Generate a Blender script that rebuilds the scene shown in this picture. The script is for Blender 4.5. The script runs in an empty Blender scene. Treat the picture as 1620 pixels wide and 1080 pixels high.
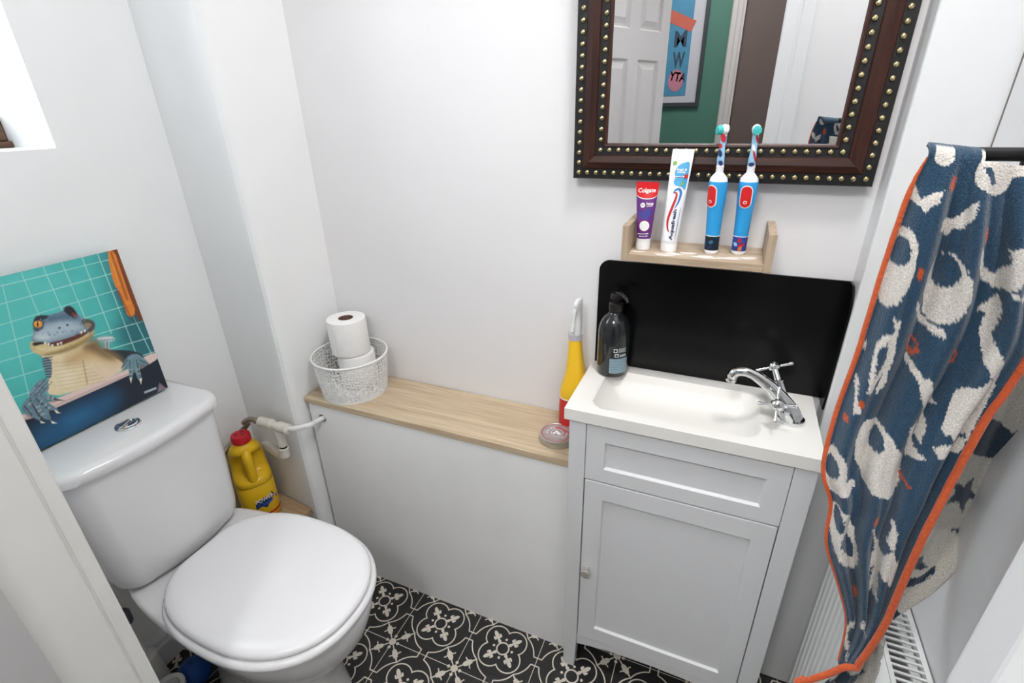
import bpy, bmesh, math, random
import numpy as np
from mathutils import Vector, Matrix
random.seed(4)
PI = math.pi
S = bpy.context.scene
COL = S.collection

# ------------------------------------------------------------------ camera
F = 796.4527
R = np.array([[0.91566, 0.40119, -0.02547], [0, 0, 0], [0, 0, 0]])
a, b, c = -0.413313426, -0.43749877, -0.0254671892
f_ = np.array([math.sin(a)*math.cos(b), math.cos(a)*math.cos(b), math.sin(b)])
r_ = np.array([math.cos(a), -math.sin(a), 0.0]); u_ = np.cross(r_, f_)
R = np.array([math.cos(c)*r_ + math.sin(c)*u_, -math.sin(c)*r_ + math.cos(c)*u_, f_])
CAM = np.array([0, 0, 1.283])
cd = bpy.data.cameras.new('camera'); cam = bpy.data.objects.new('camera', cd); COL.objects.link(cam)
m = Matrix.Identity(4)
for i in range(3):
    m[i][0], m[i][1], m[i][2] = R[0][i], R[1][i], -R[2][i]
    m[i][3] = CAM[i]
cam.matrix_world = m
cd.lens = F/1620*36; cd.sensor_width = 36; cd.clip_start = 0.005
S.camera = cam

def ray(px, py):
    return np.array([(px-810)/F, -(py-540)/F, 1.0]) @ R
def at(px, py, ax, v):
    """point of the room seen at a photograph position, on the plane axis = v"""
    i = 'xyz'.index(ax); d = ray(px, py)
    return Vector(CAM + d*((v-CAM[i])/d[i]))
def at_plane(px, py, p0, n):
    d = Vector(ray(px, py)); o = Vector(CAM)
    return o + d*((p0-o).dot(n)/d.dot(n))

# ------------------------------------------------------------------ materials
def lin(v):
    v /= 255.0
    return v/12.92 if v <= .04045 else ((v+.055)/1.055)**2.4
def rgb(r, g, b): return (lin(r), lin(g), lin(b), 1)
MATS = {}
def mat(name, col, rough=.5, metal=0, noise=0, nscale=20, bump=0, bscale=200, coat=0, sheen=0, trans=0, ior=1.45, spec=None, stretch=None):
    if name in MATS: return MATS[name]
    M = bpy.data.materials.new(name); M.use_nodes = True
    nt = M.node_tree; B = nt.nodes['Principled BSDF']
    B.inputs['Base Color'].default_value = col
    B.inputs['Roughness'].default_value = rough
    B.inputs['Metallic'].default_value = metal
    B.inputs['Coat Weight'].default_value = coat
    B.inputs['Sheen Weight'].default_value = sheen
    B.inputs['Transmission Weight'].default_value = trans
    B.inputs['IOR'].default_value = ior
    if spec is not None: B.inputs['Specular IOR Level'].default_value = spec
    tc = nt.nodes.new('ShaderNodeTexCoord')
    src = tc.outputs['Object']
    if stretch:
        mp = nt.nodes.new('ShaderNodeMapping'); mp.inputs['Scale'].default_value = stretch
        nt.links.new(src, mp.inputs['Vector']); src = mp.outputs['Vector']
    if noise:
        n = nt.nodes.new('ShaderNodeTexNoise'); n.inputs['Scale'].default_value = nscale; n.inputs['Detail'].default_value = 5
        nt.links.new(src, n.inputs['Vector'])
        mr = nt.nodes.new('ShaderNodeMapRange'); mr.inputs[3].default_value = 1-noise; mr.inputs[4].default_value = 1+noise
        mr.inputs[1].default_value = .25; mr.inputs[2].default_value = .75
        nt.links.new(n.outputs['Fac'], mr.inputs[0])
        mx = nt.nodes.new('ShaderNodeMix'); mx.data_type = 'RGBA'; mx.blend_type = 'MULTIPLY'; mx.inputs[0].default_value = 1
        mx.inputs[6].default_value = col
        nt.links.new(mr.outputs[0], mx.inputs[7]); nt.links.new(mx.outputs[2], B.inputs['Base Color'])
    if bump:
        n2 = nt.nodes.new('ShaderNodeTexNoise'); n2.inputs['Scale'].default_value = bscale; n2.inputs['Detail'].default_value = 3
        nt.links.new(src, n2.inputs['Vector'])
        bp = nt.nodes.new('ShaderNodeBump'); bp.inputs['Strength'].default_value = bump; bp.inputs['Distance'].default_value = .002
        nt.links.new(n2.outputs['Fac'], bp.inputs['Height']); nt.links.new(bp.outputs['Normal'], B.inputs['Normal'])
    MATS[name] = M
    return M

wallM = mat('wall_paint', rgb(237, 236, 237), .55, bump=.12, bscale=90, noise=.012, nscale=6)
wallL = mat('wall_paint_lit', rgb(248, 249, 249), .55, bump=.1, bscale=90, noise=.012, nscale=6)  # same white wall paint, lightened to put stronger light into the colour
panelM = mat('boxing_paint', rgb(247, 247, 246), .5, bump=.15, bscale=60, noise=.03, nscale=9)
trimM = mat('gloss_trim_paint', rgb(232, 233, 234), .3, bump=.05, bscale=40, noise=.01)
jambM = mat('jamb_paint', rgb(226, 226, 222), .38, bump=.08, bscale=60, noise=.02)
ceilM = mat('ceiling_paint', rgb(247, 247, 247), .7, noise=.01)
ceramic = mat('ceramic', rgb(233, 233, 234), .12, coat=.3, noise=.006)
seatM = mat('seat_plastic', rgb(240, 240, 242), .22, noise=.006)
chrome = mat('chrome', rgb(225, 226, 228), .06, metal=1, noise=.01)
steel = mat('brushed_steel', rgb(206, 202, 194), .42, metal=.75, noise=.05, nscale=60)
braid = mat('braided_steel', rgb(150, 142, 128), .4, metal=.7, noise=.25, nscale=300, bump=.5, bscale=400)
white = mat('white_plastic', rgb(240, 240, 238), .35, noise=.01)
offwhite = mat('old_white_plastic', rgb(226, 222, 210), .4, noise=.04, nscale=40)
paper = mat('tissue_paper', rgb(243, 242, 240), .9, bump=.22, bscale=350, noise=.015, nscale=80, sheen=.2)
cardboard = mat('cardboard', rgb(122, 96, 80), .85, noise=.1)
dark = mat('dark_gap', rgb(18, 17, 17), .8, noise=.05)
cabM = mat('cabinet_paint', rgb(222, 223, 225), .35, noise=.008)
blackP = mat('black_splash_panel', rgb(12, 12, 14), .22, noise=.1, spec=.3)
blackR = mat('black_metal', rgb(26, 26, 28), .4, metal=.4, noise=.08)
brass = mat('aged_brass', rgb(192, 176, 134), .28, metal=1, noise=.25, nscale=400, bump=.3, bscale=300)
frameBlk = mat('frame_black_band', rgb(24, 23, 24), .5, noise=.2, nscale=60, bump=.3, bscale=200)
mirrorM = mat('mirror_glass', (0.9, 0.91, 0.91, 1), .0, metal=1)

def wood_mat(name, c1, c2, axis='x', scale=1.0, rough=.5):
    M = bpy.data.materials.new(name); M.use_nodes = True
    nt = M.node_tree; B = nt.nodes['Principled BSDF']; B.inputs['Roughness'].default_value = rough; B.inputs['Specular IOR Level'].default_value = .3
    tc = nt.nodes.new('ShaderNodeTexCoord'); mp = nt.nodes.new('ShaderNodeMapping')
    s = {'x': (2.2, 42, 42), 'y': (42, 2.2, 42), 'z': (42, 42, 2.2)}[axis]
    mp.inputs['Scale'].default_value = [v*scale for v in s]
    nt.links.new(tc.outputs['Object'], mp.inputs['Vector'])
    n1 = nt.nodes.new('ShaderNodeTexNoise'); n1.inputs['Scale'].default_value = 1.2; n1.inputs['Detail'].default_value = 8; n1.inputs['Distortion'].default_value = 1.1
    n2 = nt.nodes.new('ShaderNodeTexNoise'); n2.inputs['Scale'].default_value = 5; n2.inputs['Detail'].default_value = 6
    nt.links.new(mp.outputs[0], n1.inputs['Vector']); nt.links.new(mp.outputs[0], n2.inputs['Vector'])
    ad = nt.nodes.new('ShaderNodeMath'); ad.operation = 'MULTIPLY_ADD'; ad.inputs[1].default_value = .45
    nt.links.new(n2.outputs['Fac'], ad.inputs[0]); nt.links.new(n1.outputs['Fac'], ad.inputs[2])
    cr = nt.nodes.new('ShaderNodeValToRGB'); cr.color_ramp.elements[0].position = .5; cr.color_ramp.elements[1].position = .95
    cr.color_ramp.elements[0].color = c2; cr.color_ramp.elements[1].color = c1
    nt.links.new(ad.outputs[0], cr.inputs[0]); nt.links.new(cr.outputs[0], B.inputs['Base Color'])
    MATS[name] = M
    return M
oakX = wood_mat('oak_board', rgb(216, 198, 170), rgb(180, 157, 128), 'x')
oakY = wood_mat('oak_board_short', rgb(206, 180, 146), rgb(160, 130, 98), 'x')
oakS = wood_mat('oak_shelf_wood', rgb(206, 186, 162), rgb(168, 146, 122), 'x', 1.6)
oakSz = wood_mat('oak_shelf_end', rgb(200, 180, 156), rgb(164, 142, 118), 'z', 1.6)
mahX = wood_mat('mahogany_across', rgb(70, 36, 25), rgb(36, 18, 14), 'x', 1.5, .42)
mahZ = wood_mat('mahogany_upright', rgb(70, 36, 25), rgb(36, 18, 14), 'z', 1.5, .42)
brownW = wood_mat('brown_window_wood', rgb(120, 92, 76), rgb(84, 62, 50), 'y', 1, .5)

# ------------------------------------------------------------------ object helpers
ROOT = {}
def thing(name, label, cat, loc, group=None):
    o = bpy.data.objects.new(name, None); COL.objects.link(o)
    o.empty_display_size = .02
    o.location = loc; ROOT[o.name] = Vector(loc)
    tag(o, label, cat, group)
    return o
def tag(o, label=None, cat=None, group=None, kind=None):
    if label: o['label'] = label
    if cat: o['category'] = cat
    if group: o['group'] = group
    if kind: o['kind'] = kind
    return o
def clean(me, smooth, ang=35):
    bm = bmesh.new(); bm.from_mesh(me)
    bmesh.ops.recalc_face_normals(bm, faces=bm.faces)
    bm.to_mesh(me); bm.free()
    if smooth:
        me.shade_smooth()
        try: me.set_sharp_from_angle(angle=math.radians(ang))
        except Exception: pass
def obj(name, geo, material, parent=None, smooth=False, bevel=0, segs=2, ang=35, recalc=True, loc=None):
    """geo = (verts, faces[, material index per face]) in world space"""
    V, Fc = geo[0], geo[1]
    off = Vector((0, 0, 0))
    if parent is not None: off = ROOT[parent.name]
    elif loc is not None: off = Vector(loc)
    me = bpy.data.meshes.new(name)
    me.from_pydata([tuple(Vector(v)-off) for v in V], [], [tuple(f) for f in Fc])
    ms = material if isinstance(material, (list, tuple)) else [material]
    for mm in ms: me.materials.append(mm)
    if len(geo) > 2:
        for p, k in zip(me.polygons, geo[2]): p.material_index = k
    me.update()
    if recalc: clean(me, smooth, ang)
    elif smooth: me.shade_smooth()
    o = bpy.data.objects.new(name, me); COL.objects.link(o)
    if parent is not None: o.parent = parent
    elif loc is not None: o.location = loc
    ROOT[o.name] = off
    if bevel:
        bv = o.modifiers.new('bevel', 'BEVEL'); bv.width = bevel; bv.segments = segs; bv.limit_method = 'ANGLE'; bv.angle_limit = math.radians(40)
        bv.harden_normals = False
    return o
def struct(name, geo, material, **k):
    o = obj(name, geo, material, **k)
    if o.parent is None: o['kind'] = 'structure'
    return o
def join(*gs):
    V, Fc, Mi = [], [], []
    for g in gs:
        n = len(V); V += [Vector(v) for v in g[0]]
        Fc += [tuple(i+n for i in f) for f in g[1]]
        Mi += list(g[2]) if len(g) > 2 else [0]*len(g[1])
    return V, Fc, Mi
def setm(g, k): return g[0], g[1], [k]*len(g[1])
def xf(g, M): return ([M @ Vector(v) for v in g[0]],) + tuple(g[1:])
def box(x0, x1, y0, y1, z0, z1):
    V = [(x, y, z) for z in (z0, z1) for y in (y0, y1) for x in (x0, x1)]
    return V, [(0, 2, 3, 1), (4, 5, 7, 6), (0, 1, 5, 4), (2, 6, 7, 3), (0, 4, 6, 2), (1, 3, 7, 5)]
def prism(poly, h0, h1, ax='z'):
    """closed polygon (2D) extruded along ax; the 2D axes are the other two in order"""
    n = len(poly); V = []
    for h in (h0, h1):
        for (p, q) in poly:
            V.append({'z': (p, q, h), 'y': (p, h, q), 'x': (h, p, q)}[ax])
    Fc = [tuple(range(n))[::-1], tuple(range(n, 2*n))]
    for i in range(n):
        j = (i+1) % n; Fc.append((i, j, n+j, n+i))
    return V, Fc
def loft(rings, cap0=True, cap1=True, closed=True):
    n = len(rings[0]); V = [Vector(p) for r in rings for p in r]; Fc = []
    for k in range(len(rings)-1):
        for i in range(n if closed else n-1):
            j = (i+1) % n
            Fc.append((k*n+i, k*n+j, (k+1)*n+j, (k+1)*n+i))
    if cap0: Fc.append(tuple(range(n))[::-1])
    if cap1: Fc.append(tuple(range((len(rings)-1)*n, len(rings)*n)))
    return V, Fc
def lathe(prof, cx=0, cy=0, cz=0, n=40, cap0=True, cap1=True):
    rings = [[(cx+r*math.cos(2*PI*i/n), cy+r*math.sin(2*PI*i/n), cz+z) for i in range(n)] for r, z in prof]
    return loft(rings, cap0, cap1)
def catmull(P, k=8, closed=False):
    P = [Vector(p) for p in P]; n = len(P); out = []
    rng = n if closed else n-1
    for i in range(rng):
        if closed: p0, p1, p2, p3 = P[i-1], P[i], P[(i+1) % n], P[(i+2) % n]
        else:
            p0 = P[max(i-1, 0)]; p1 = P[i]; p2 = P[i+1]; p3 = P[min(i+2, n-1)]
        for j in range(k):
            t = j/k
            out.append(.5*((2*p1) + (p2-p0)*t + (2*p0-5*p1+4*p2-p3)*t*t + (3*p1-p0-3*p2+p3)*t**3))
    if not closed: out.append(P[-1])
    return out
def tube(path, rad, n=12, cap=True):
    path = [Vector(p) for p in path]; N = len(path)
    rads = rad if isinstance(rad, (list, tuple)) else [rad]*N
    rings = []; up = None
    for i, p in enumerate(path):
        t = (path[min(i+1, N-1)]-path[max(i-1, 0)]).normalized()
        if up is None:
            up = Vector((0, 0, 1)) if abs(t.z) < .9 else Vector((1, 0, 0))
        s = t.cross(up).normalized(); up = s.cross(t).normalized()
        rings.append([p + (s*math.cos(2*PI*k/n)+up*math.sin(2*PI*k/n))*rads[i] for k in range(n)])
    return loft(rings, cap, cap)
def sphere(cx, cy, cz, r, n=24, m_=14, sq=(1, 1, 1)):
    prof = [(max(r*math.sin(PI*i/m_), 1e-5), -r*math.cos(PI*i/m_)) for i in range(m_+1)]
    g = lathe(prof, n=n)
    return [Vector((v.x*sq[0]+cx, v.y*sq[1]+cy, v.z*sq[2]+cz)) for v in g[0]], g[1]
def frame_mat(origin, xax, yax):
    x = Vector(xax).normalized(); z = x.cross(Vector(yax)).normalized(); y = z.cross(x)
    M = Matrix.Identity(4)
    for i in range(3): M[i][0], M[i][1], M[i][2], M[i][3] = x[i], y[i], z[i], origin[i]
    return M
def text_geo(s, size=1.0, bold=.0, shear=0, fit=None):
    cu = bpy.data.curves.new('t', 'FONT'); cu.body = s; cu.size = size; cu.offset = bold; cu.shear = shear
    cu.align_x = 'CENTER'; cu.align_y = 'CENTER'; cu.resolution_u = 3
    o = bpy.data.objects.new('t', cu); COL.objects.link(o)
    bpy.context.view_layer.update()
    me = bpy.data.meshes.new_from_object(o.evaluated_get(bpy.context.evaluated_depsgraph_get()))
    V = [Vector(v.co) for v in me.vertices]; Fc = [tuple(p.vertices) for p in me.polygons]
    bpy.data.objects.remove(o); bpy.data.curves.remove(cu); bpy.data.meshes.remove(me)
    x0 = min(v.x for v in V); x1 = max(v.x for v in V); y0 = min(v.y for v in V); y1 = max(v.y for v in V)
    V = [Vector((v.x-(x0+x1)/2, v.y-(y0+y1)/2, 0)) for v in V]
    if fit:
        sx = fit[0]/(x1-x0); sy = fit[1]/(y1-y0)
        V = [Vector((v.x*sx, v.y*sy, 0)) for v in V]
    return V, Fc
def disc_poly(cx, cy, rx, ry, n=28, rot=0):
    out = []
    for i in range(n):
        t = 2*PI*i/n; x = rx*math.cos(t); y = ry*math.sin(t)
        out.append((cx+x*math.cos(rot)-y*math.sin(rot), cy+x*math.sin(rot)+y*math.cos(rot)))
    return out
def ring2d(cx, cy, rx, ry, w, n=28):
    V = [(x, y, 0) for x, y in disc_poly(cx, cy, rx, ry, n)]+[(x, y, 0) for x, y in disc_poly(cx, cy, rx-w, ry-w, n)]
    return [Vector(v) for v in V], [(i, (i+1) % n, n+(i+1) % n, n+i) for i in range(n)]
def flat(poly, z=0): return [Vector((x, y, z)) for x, y in poly], [tuple(range(len(poly)))]
def grid2d(x0, x1, y0, y1, nx, ny):
    V = [Vector((x0+(x1-x0)*i/nx, y0+(y1-y0)*j/ny, 0)) for j in range(ny+1) for i in range(nx+1)]
    Fc = [(j*(nx+1)+i, j*(nx+1)+i+1, (j+1)*(nx+1)+i+1, (j+1)*(nx+1)+i) for j in range(ny) for i in range(nx)]
    return V, Fc
def fan(poly, z=0):
    """polygon as a fan around its centre so that it bends with a surface"""
    cx = sum(p[0] for p in poly)/len(poly); cy = sum(p[1] for p in poly)/len(poly); n = len(poly)
    V = [Vector((cx, cy, z))]+[Vector((x, y, z)) for x, y in poly]
    V += [Vector(((x+cx)/2, (y+cy)/2, z)) for x, y in poly]
    Fc = []
    for i in range(n):
        j = (i+1) % n
        Fc += [(0, n+1+i, n+1+j), (n+1+i, 1+i, 1+j, n+1+j)]
    return V, Fc

# ------------------------------------------------------------------ room shell
YB = 1.0; XL = -1.185; XBOX = -0.962; YA0 = .812; YA1 = .785; ZC = 2.42
XP = .211; YP = .944; XR = .316
struct('wall_back', box(XBOX-.02, XP+.05, YB, YB+.1, 0, ZC), wallM)
# boxed-in corner to the left, with a softened outer edge
pts = [(XL-.1, YA0+.002)]
pts += [(XL, YA0)]
pts += [(XBOX-.022, YA1+.0005), (XBOX-.012, YA1+.002), (XBOX-.005, YA1+.007), (XBOX-.001, YA1+.015), (XBOX, YA1+.025)]
pts += [(XBOX, YB+.1), (XL-.1, YB+.1)]
struct('wall_corner', prism(pts, 0, ZC), wallL, smooth=True, ang=25)
# left wall with the window opening
WY0, WY1, WZ0, WZ1 = .25, .594, 1.231, 2.05
XO = -1.50
struct('wall_left', join(box(XO, XL, -.2, 1.0, 0, WZ0), box(XO, XL, -.2, 1.0, WZ1, ZC),
                         box(XO, XL, WY1, 1.0, WZ0, WZ1), box(XO, XL, -.2, WY0, WZ0, WZ1)), wallL)
w1 = struct('window_1', join(box(-1.40, -1.335, WY0, WY0+.045, WZ0, WZ1), box(-1.40, -1.335, WY1-.045+.04, WY1, WZ0, WZ1),
                         box(-1.40, -1.322, WY0, WY1, WZ0, WZ0+.012), box(-1.40, -1.335, WY0, WY1, WZ0+.012, WZ0+.06), box(-1.40, -1.335, WY0, WY1, WZ1-.045, WZ1)), brownW, bevel=.003)
glassM = mat('frosted_glass', (0.95, 0.98, 1, 1), .35, trans=1, ior=1.2)
obj('pane', box(-1.375, -1.371, WY0+.04, WY1-.002, WZ0+.055, WZ1-.04), glassM, w1)
# right-hand boxing and wall
struct('wall_pier', box(XP, XR+.1, YP, YB+.1, 0, ZC), trimM, bevel=.004)
struct('wall_right', box(XR, XR+.09, -.2, YP-.004, 0, ZC), wallM)
struct('gap_shade_strip', box(XR-.0005, XR+.003, YP-.0045, YP-.0002, 0, ZC), mat('gap_shade_grey', rgb(122, 116, 110), .8, noise=.1))  # dark strip coloured in as the shade of the wall-to-pier gap
# front wall and door opening
struct('wall_front', join(box(XL-.2, -.655, .05, .185, 0, ZC), box(.075, .5, -.03, .084, 0, ZC), box(-.655, .075, -.03, .084, 2.05, ZC), box(-.655,-.62,.05,.185,2.03,ZC)), wallM)
struct('trim_1', join(box(-.70, -.632, .184, .2, 0, 2.07), box(-.655, -.632, .118, .1815, 0, 2.05), box(-.655, -.634, .1805, .185, 0, 2.05)), jambM, bevel=.003)
def arch_prof(x0, s):   # right architrave profile in plan
    return [(x0, .084), (x0, .095), (x0+.004, .099), (x0+.034, .099), (x0+.037, .0955), (x0+.042, .0955), (x0+.046, .100), (x0+.074, .102), (x0+.080, .098), (x0+.080, .084)]
struct('trim_2', join(prism(arch_prof(.0556, 1), 0, 2.1), box(.0605, .085, -.05, .0845, 0, 2.05)), trimM, bevel=.001)
struct('ceiling', box(-1.5, .6, -3.2, 1.1, ZC, ZC+.08), ceilM)

# patterned floor: quatrefoil tiles
def floor_mat():
    M = bpy.data.materials.new('patterned_tile'); M.use_nodes = True
    nt = M.node_tree; B = nt.nodes['Principled BSDF']; B.inputs['Roughness'].default_value = .42
    L = nt.links
    def mth(op, *args):
        n = nt.nodes.new('ShaderNodeMath'); n.operation = op
        for i, v in enumerate(args):
            if isinstance(v, (int, float)): n.inputs[i].default_value = v
            else: L.new(v, n.inputs[i])
        return n.outputs[0]
    add = lambda p, q: mth('ADD', p, q); sub = lambda p, q: mth('SUBTRACT', p, q); mul = lambda p, q: mth('MULTIPLY', p, q)
    ab = lambda p: mth('ABSOLUTE', p); mx = lambda p, q: mth('MAXIMUM', p, q); mn = lambda p, q: mth('MINIMUM', p, q)
    lt = lambda p, q: mth('LESS_THAN', p, q); gt = lambda p, q: mth('GREATER_THAN', p, q)
    tc = nt.nodes.new('ShaderNodeTexCoord'); sx = nt.nodes.new('ShaderNodeSeparateXYZ'); L.new(tc.outputs['Object'], sx.inputs[0])
    P = .1865
    def fold(v, o):
        w = mth('DIVIDE', sub(v, o), P)
        return ab(sub(mth('FRACT', add(w, .5)), .5))
    qa, qb = fold(sx.outputs[0], -.5695), fold(sx.outputs[1], .7625)
    def length(p, q): return mth('SQRT', add(mul(p, p), mul(q, q)))
    def dist(p, q, x, y): return length(sub(p, x), sub(q, y))
    def ell(u, v, cu, cv, ru, rv):
        e = length(mth('DIVIDE', sub(u, cu), ru), mth('DIVIDE', sub(v, cv), rv)); return lt(e, 1.0)
    d0 = length(qa, qb)
    # quatrefoil outline
    q = mul(lt(ab(sub(dist(qa, qb, .130, .130), .168)), .0088), gt(d0, .16))
    ring = lt(ab(sub(d0, .085)), .0105)
    dots = mx(lt(dist(qa, qb, .136, 0), .018), lt(dist(qa, qb, 0, .136), .018))
    u = mul(add(qa, qb), .70711); v = ab(mul(sub(qa, qb), .70711))
    fl = mx(mx(ell(u, v, .228, 0, .062, .028), ell(u, v, .150, 0, .065, .016)), mx(ell(u, v, .190, .046, .030, .014), ell(u, v, .178, .03, .02, .014)))
    fl = mx(fl, ell(u, v, .116, .0, .022, .024))
    # star side
    sa, sb = sub(.5, qa), sub(.5, qb)
    ds = length(sa, sb)
    st = mx(lt(ds, .05), mx(lt(dist(sa, sb, .085, 0), .022), lt(dist(sa, sb, 0, .085), .022)))
    us = mul(add(sa, sb), .70711); vs = ab(mul(sub(sa, sb), .70711))
    tear = mx(ell(us, vs, .185, 0, .065, .036), ell(us, vs, .25, 0, .07, .012))
    tear = mx(tear, ell(us, vs, .105, 0, .07, .009))
    curl = mul(mul(lt(ab(sub(dist(us, vs, .245, .068), .048)), .0085), lt(vs, .085)), lt(us, .255))
    mxs, mns = mx(sa, sb), mn(sa, sb)
    arc = mul(mul(lt(ab(sub(dist(mxs, mns, .518, .381), .329)), .0085), lt(us, .36)), lt(mxs, .452))
    br = mul(lt(ab(sub(mxs, .445)), .0085), lt(mns, .062))
    line = lt(mns, .0045)
    linek = mul(line, lt(mxs, .5))
    tot = q
    for t in (ring, dots, fl, st, tear, curl, arc, br, linek): tot = mx(tot, t)
    n = nt.nodes.new('ShaderNodeTexNoise'); n.inputs['Scale'].default_value = 30; n.inputs['Detail'].default_value = 5
    L.new(tc.outputs['Object'], n.inputs['Vector'])
    dk = nt.nodes.new('ShaderNodeMix'); dk.data_type = 'RGBA'; L.new(n.outputs['Fac'], dk.inputs[0])
    dk.inputs[6].default_value = rgb(30, 30, 31); dk.inputs[7].default_value = rgb(44, 43, 43)
    lg = nt.nodes.new('ShaderNodeMix'); lg.data_type = 'RGBA'; L.new(n.outputs['Fac'], lg.inputs[0])
    lg.inputs[6].default_value = rgb(206, 198, 184); lg.inputs[7].default_value = rgb(226, 219, 206)
    mixn = nt.nodes.new('ShaderNodeMix'); mixn.data_type = 'RGBA'
    L.new(tot, mixn.inputs[0]); L.new(dk.outputs[2], mixn.inputs[6]); L.new(lg.outputs[2], mixn.inputs[7])
    L.new(mixn.outputs[2], B.inputs['Base Color'])
    return M
struct('floor', box(-1.5, .6, -3.2, 1.1, -.06, 0), floor_mat())

# moulded skirting on the left wall
bbp = [(XL, 0), (XL+.018, 0), (XL+.018, .062), (XL+.013, .068), (XL+.013, .078), (XL+.009, .088), (XL+.004, .095), (XL, .097)]
struct('baseboard_left', ([Vector((x, y, z)) for y in (.2, YA0) for x, z in bbp], prism(bbp, 0, 1)[1]), trimM)

# ------------------------------------------------------------------ boxed-in pipes along the back wall
ZS = .606
bx = thing('pipe_boxing', 'white painted panel boxing under the long oak board', 'pipe boxing', (-.6, .826, 0))
hx, hz = -.914, .547
def panel_with_hole(x0, x1, y0, y1, z0, z1, cx, cz, r, n=24):
    V = []; Fc = []
    for y in (y0, y1):
        V += [(x0, y, z0), (x1, y, z0), (x1, y, z1), (x0, y, z1)]
        V += [(cx+r*math.cos(2*PI*i/n), y, cz+r*math.sin(2*PI*i/n)) for i in range(n)]
    o = 4+n
    for s in (0, o):
        q = n//4
        cor = {0: 2, 1: 3, 2: 0, 3: 1}
        for k in range(4):
            C0 = s+cor[k]; C1 = s+cor[(k+1) % 4]
            idx = [s+4+((k*q+q//2+i) % n) for i in range(q+1)]
            Fc.append(tuple([C0]+idx[:1]+idx[1:]+[C1]) if False else tuple([C0]+idx+[C1]))
    for i in range(n):
        j = (i+1) % n; Fc.append((4+i, 4+j, o+4+j, o+4+i))
    for i in range(4):
        j = (i+1) % 4; Fc.append((i, j, o+j, o+i))
    return V, Fc
obj('front_panel', panel_with_hole(-.952, -.226, .826, .842, 0, ZS-.017, hx, hz, .0125), panelM, bx)
obj('hole_shade', box(hx-.03, hx+.03, .87, .874, hz-.03, hz+.03), dark, bx)  # near-black plate behind the hole, painted shade for its dark inside
sh = obj('oak_board', box(-.960, -.205, .822, .998, ZS-.017, ZS), oakX, bevel=.0012, loc=(-.6, .9, ZS))
tag(sh, 'long pale oak board on top of the white pipe boxing', 'shelf')

# low oak ledge behind the toilet
lg = thing('corner_ledge', 'low oak-topped ledge in the corner under the yellow bottle', 'ledge', (-1.08, .7, 0))
obj('oak_top', ([Vector(p) for z in (.232, .25) for p in ((XL+.001, .645, z), (-.985, .645, z), (-.985, .784, z), (XL+.001, .806, z))], box(0, 1, 0, 1, 0, 1)[1][:0] + [(0, 1, 2, 3), (4, 5, 6, 7), (0, 1, 5, 4), (1, 2, 6, 5), (2, 3, 7, 6), (3, 0, 4, 7)]), oakY, lg, bevel=.001)
obj('support_panel', box(XL+.02, -1.0, .665, .70, .0, .232), panelM, lg)

# ------------------------------------------------------------------ toilet
t = thing('toilet', 'white close-coupled toilet with its lid closed', 'toilet', (-.85, .474, 0))
CY = .474
def dshape(xb, xf, yc, hw, rf, bow, n=10):
    """plan of a cistern: flat back at xb, bowed front at xf with rounded front corners"""
    P = [(xb, yc-hw), ]
    xe = xf-bow
    for i in range(n+1):
        th = -PI/2+PI/2*i/n
        P.append((xe-rf+rf*math.cos(th)*1.0, yc-hw+rf+rf*math.sin(th)))
    for i in range(1, 8):
        s = -1+2*i/8
        P.append((xe+bow*(1-s*s), yc+s*(hw-rf)))
    for i in range(n+1):
        th = PI/2*i/n
        P.append((xe-rf+rf*math.cos(th), yc+hw-rf+rf*math.sin(th)))
    P.append((xb, yc+hw))
    return P
def stack(secs): return loft([[(x, y, z) for x, y in s] for s, z in secs])
cy = .461
secs = []
for z, hw, xfr in ((.402, .109, -1.0), (.405, .121, -.985), (.412, .129, -.976), (.425, .135, -.971), (.45, .139, -.969), (.55, .146, -.966), (.65, .151, -.963), (.702, .154, -.961)):
    secs.append((dshape(-1.168, xfr, cy+.022*(.7-z), hw, .045 if z > .41 else .04, .012), z))
cist = obj('cistern', stack(secs), ceramic, t, smooth=True, ang=50)
secs = []
for z, d in ((.7035, .003), (.7055, 0), (.717, 0), (.722, .0015), (.7255, .0045), (.728, .010), (.7288, .018)):
    secs.append((dshape(-1.172+d*.3, -.948-d, cy, .165-d, .055-min(d, .02)*.3, .014), z))
lid = obj('cistern_lid', stack(secs), ceramic, t, smooth=True, ang=60)
bt = at(203, 673, 'z', .7288)
fb = obj('flush_button', lathe([(.0225, -.002), (.0225, .0025), (.0215, .0042), (.0195, .0048), (.0188, .0035)], bt.x, bt.y, .7288), chrome, t, smooth=True, ang=30)
for sgn in (-1, 1):
    P = []
    for i in range(15):
        th = -PI/2+PI*i/14
        P.append((sgn*(.0012+.0165*math.cos(th)), .0165*math.sin(th)))
    P = P if sgn > 0 else P[::-1]
    Mr = Matrix.Translation((bt.x, bt.y, .7288)) @ Matrix.Rotation(.5, 4, 'Z')
    rings = []
    for z, s in ((.003, 1), (.0052, .97), (.0066, .82), (.0058, .5)):
        cxm = sgn*.008
        rings.append([Mr @ Vector(((x-cxm)*s+cxm, y*s, z)) for x, y in P])
    obj('button_half', loft(rings), chrome, fb, smooth=True, ang=40)
def egg(xc, af, ab, hw, yc=CY, n=64, eb=2.5, xmin=None, ef=2.0):
    P = []
    for i in range(n):
        th = 2*PI*i/n; cx, sy = math.cos(th), math.sin(th)
        e = ef if cx >= 0 else eb
        rr = (abs(cx)**e+abs(sy)**e)**(-1/e)
        x = xc+(af if cx >= 0 else ab)*rr*cx; y = yc+hw*rr*sy
        if xmin is not None: x = max(x, xmin)
        P.append((x, y))
    return P
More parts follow.
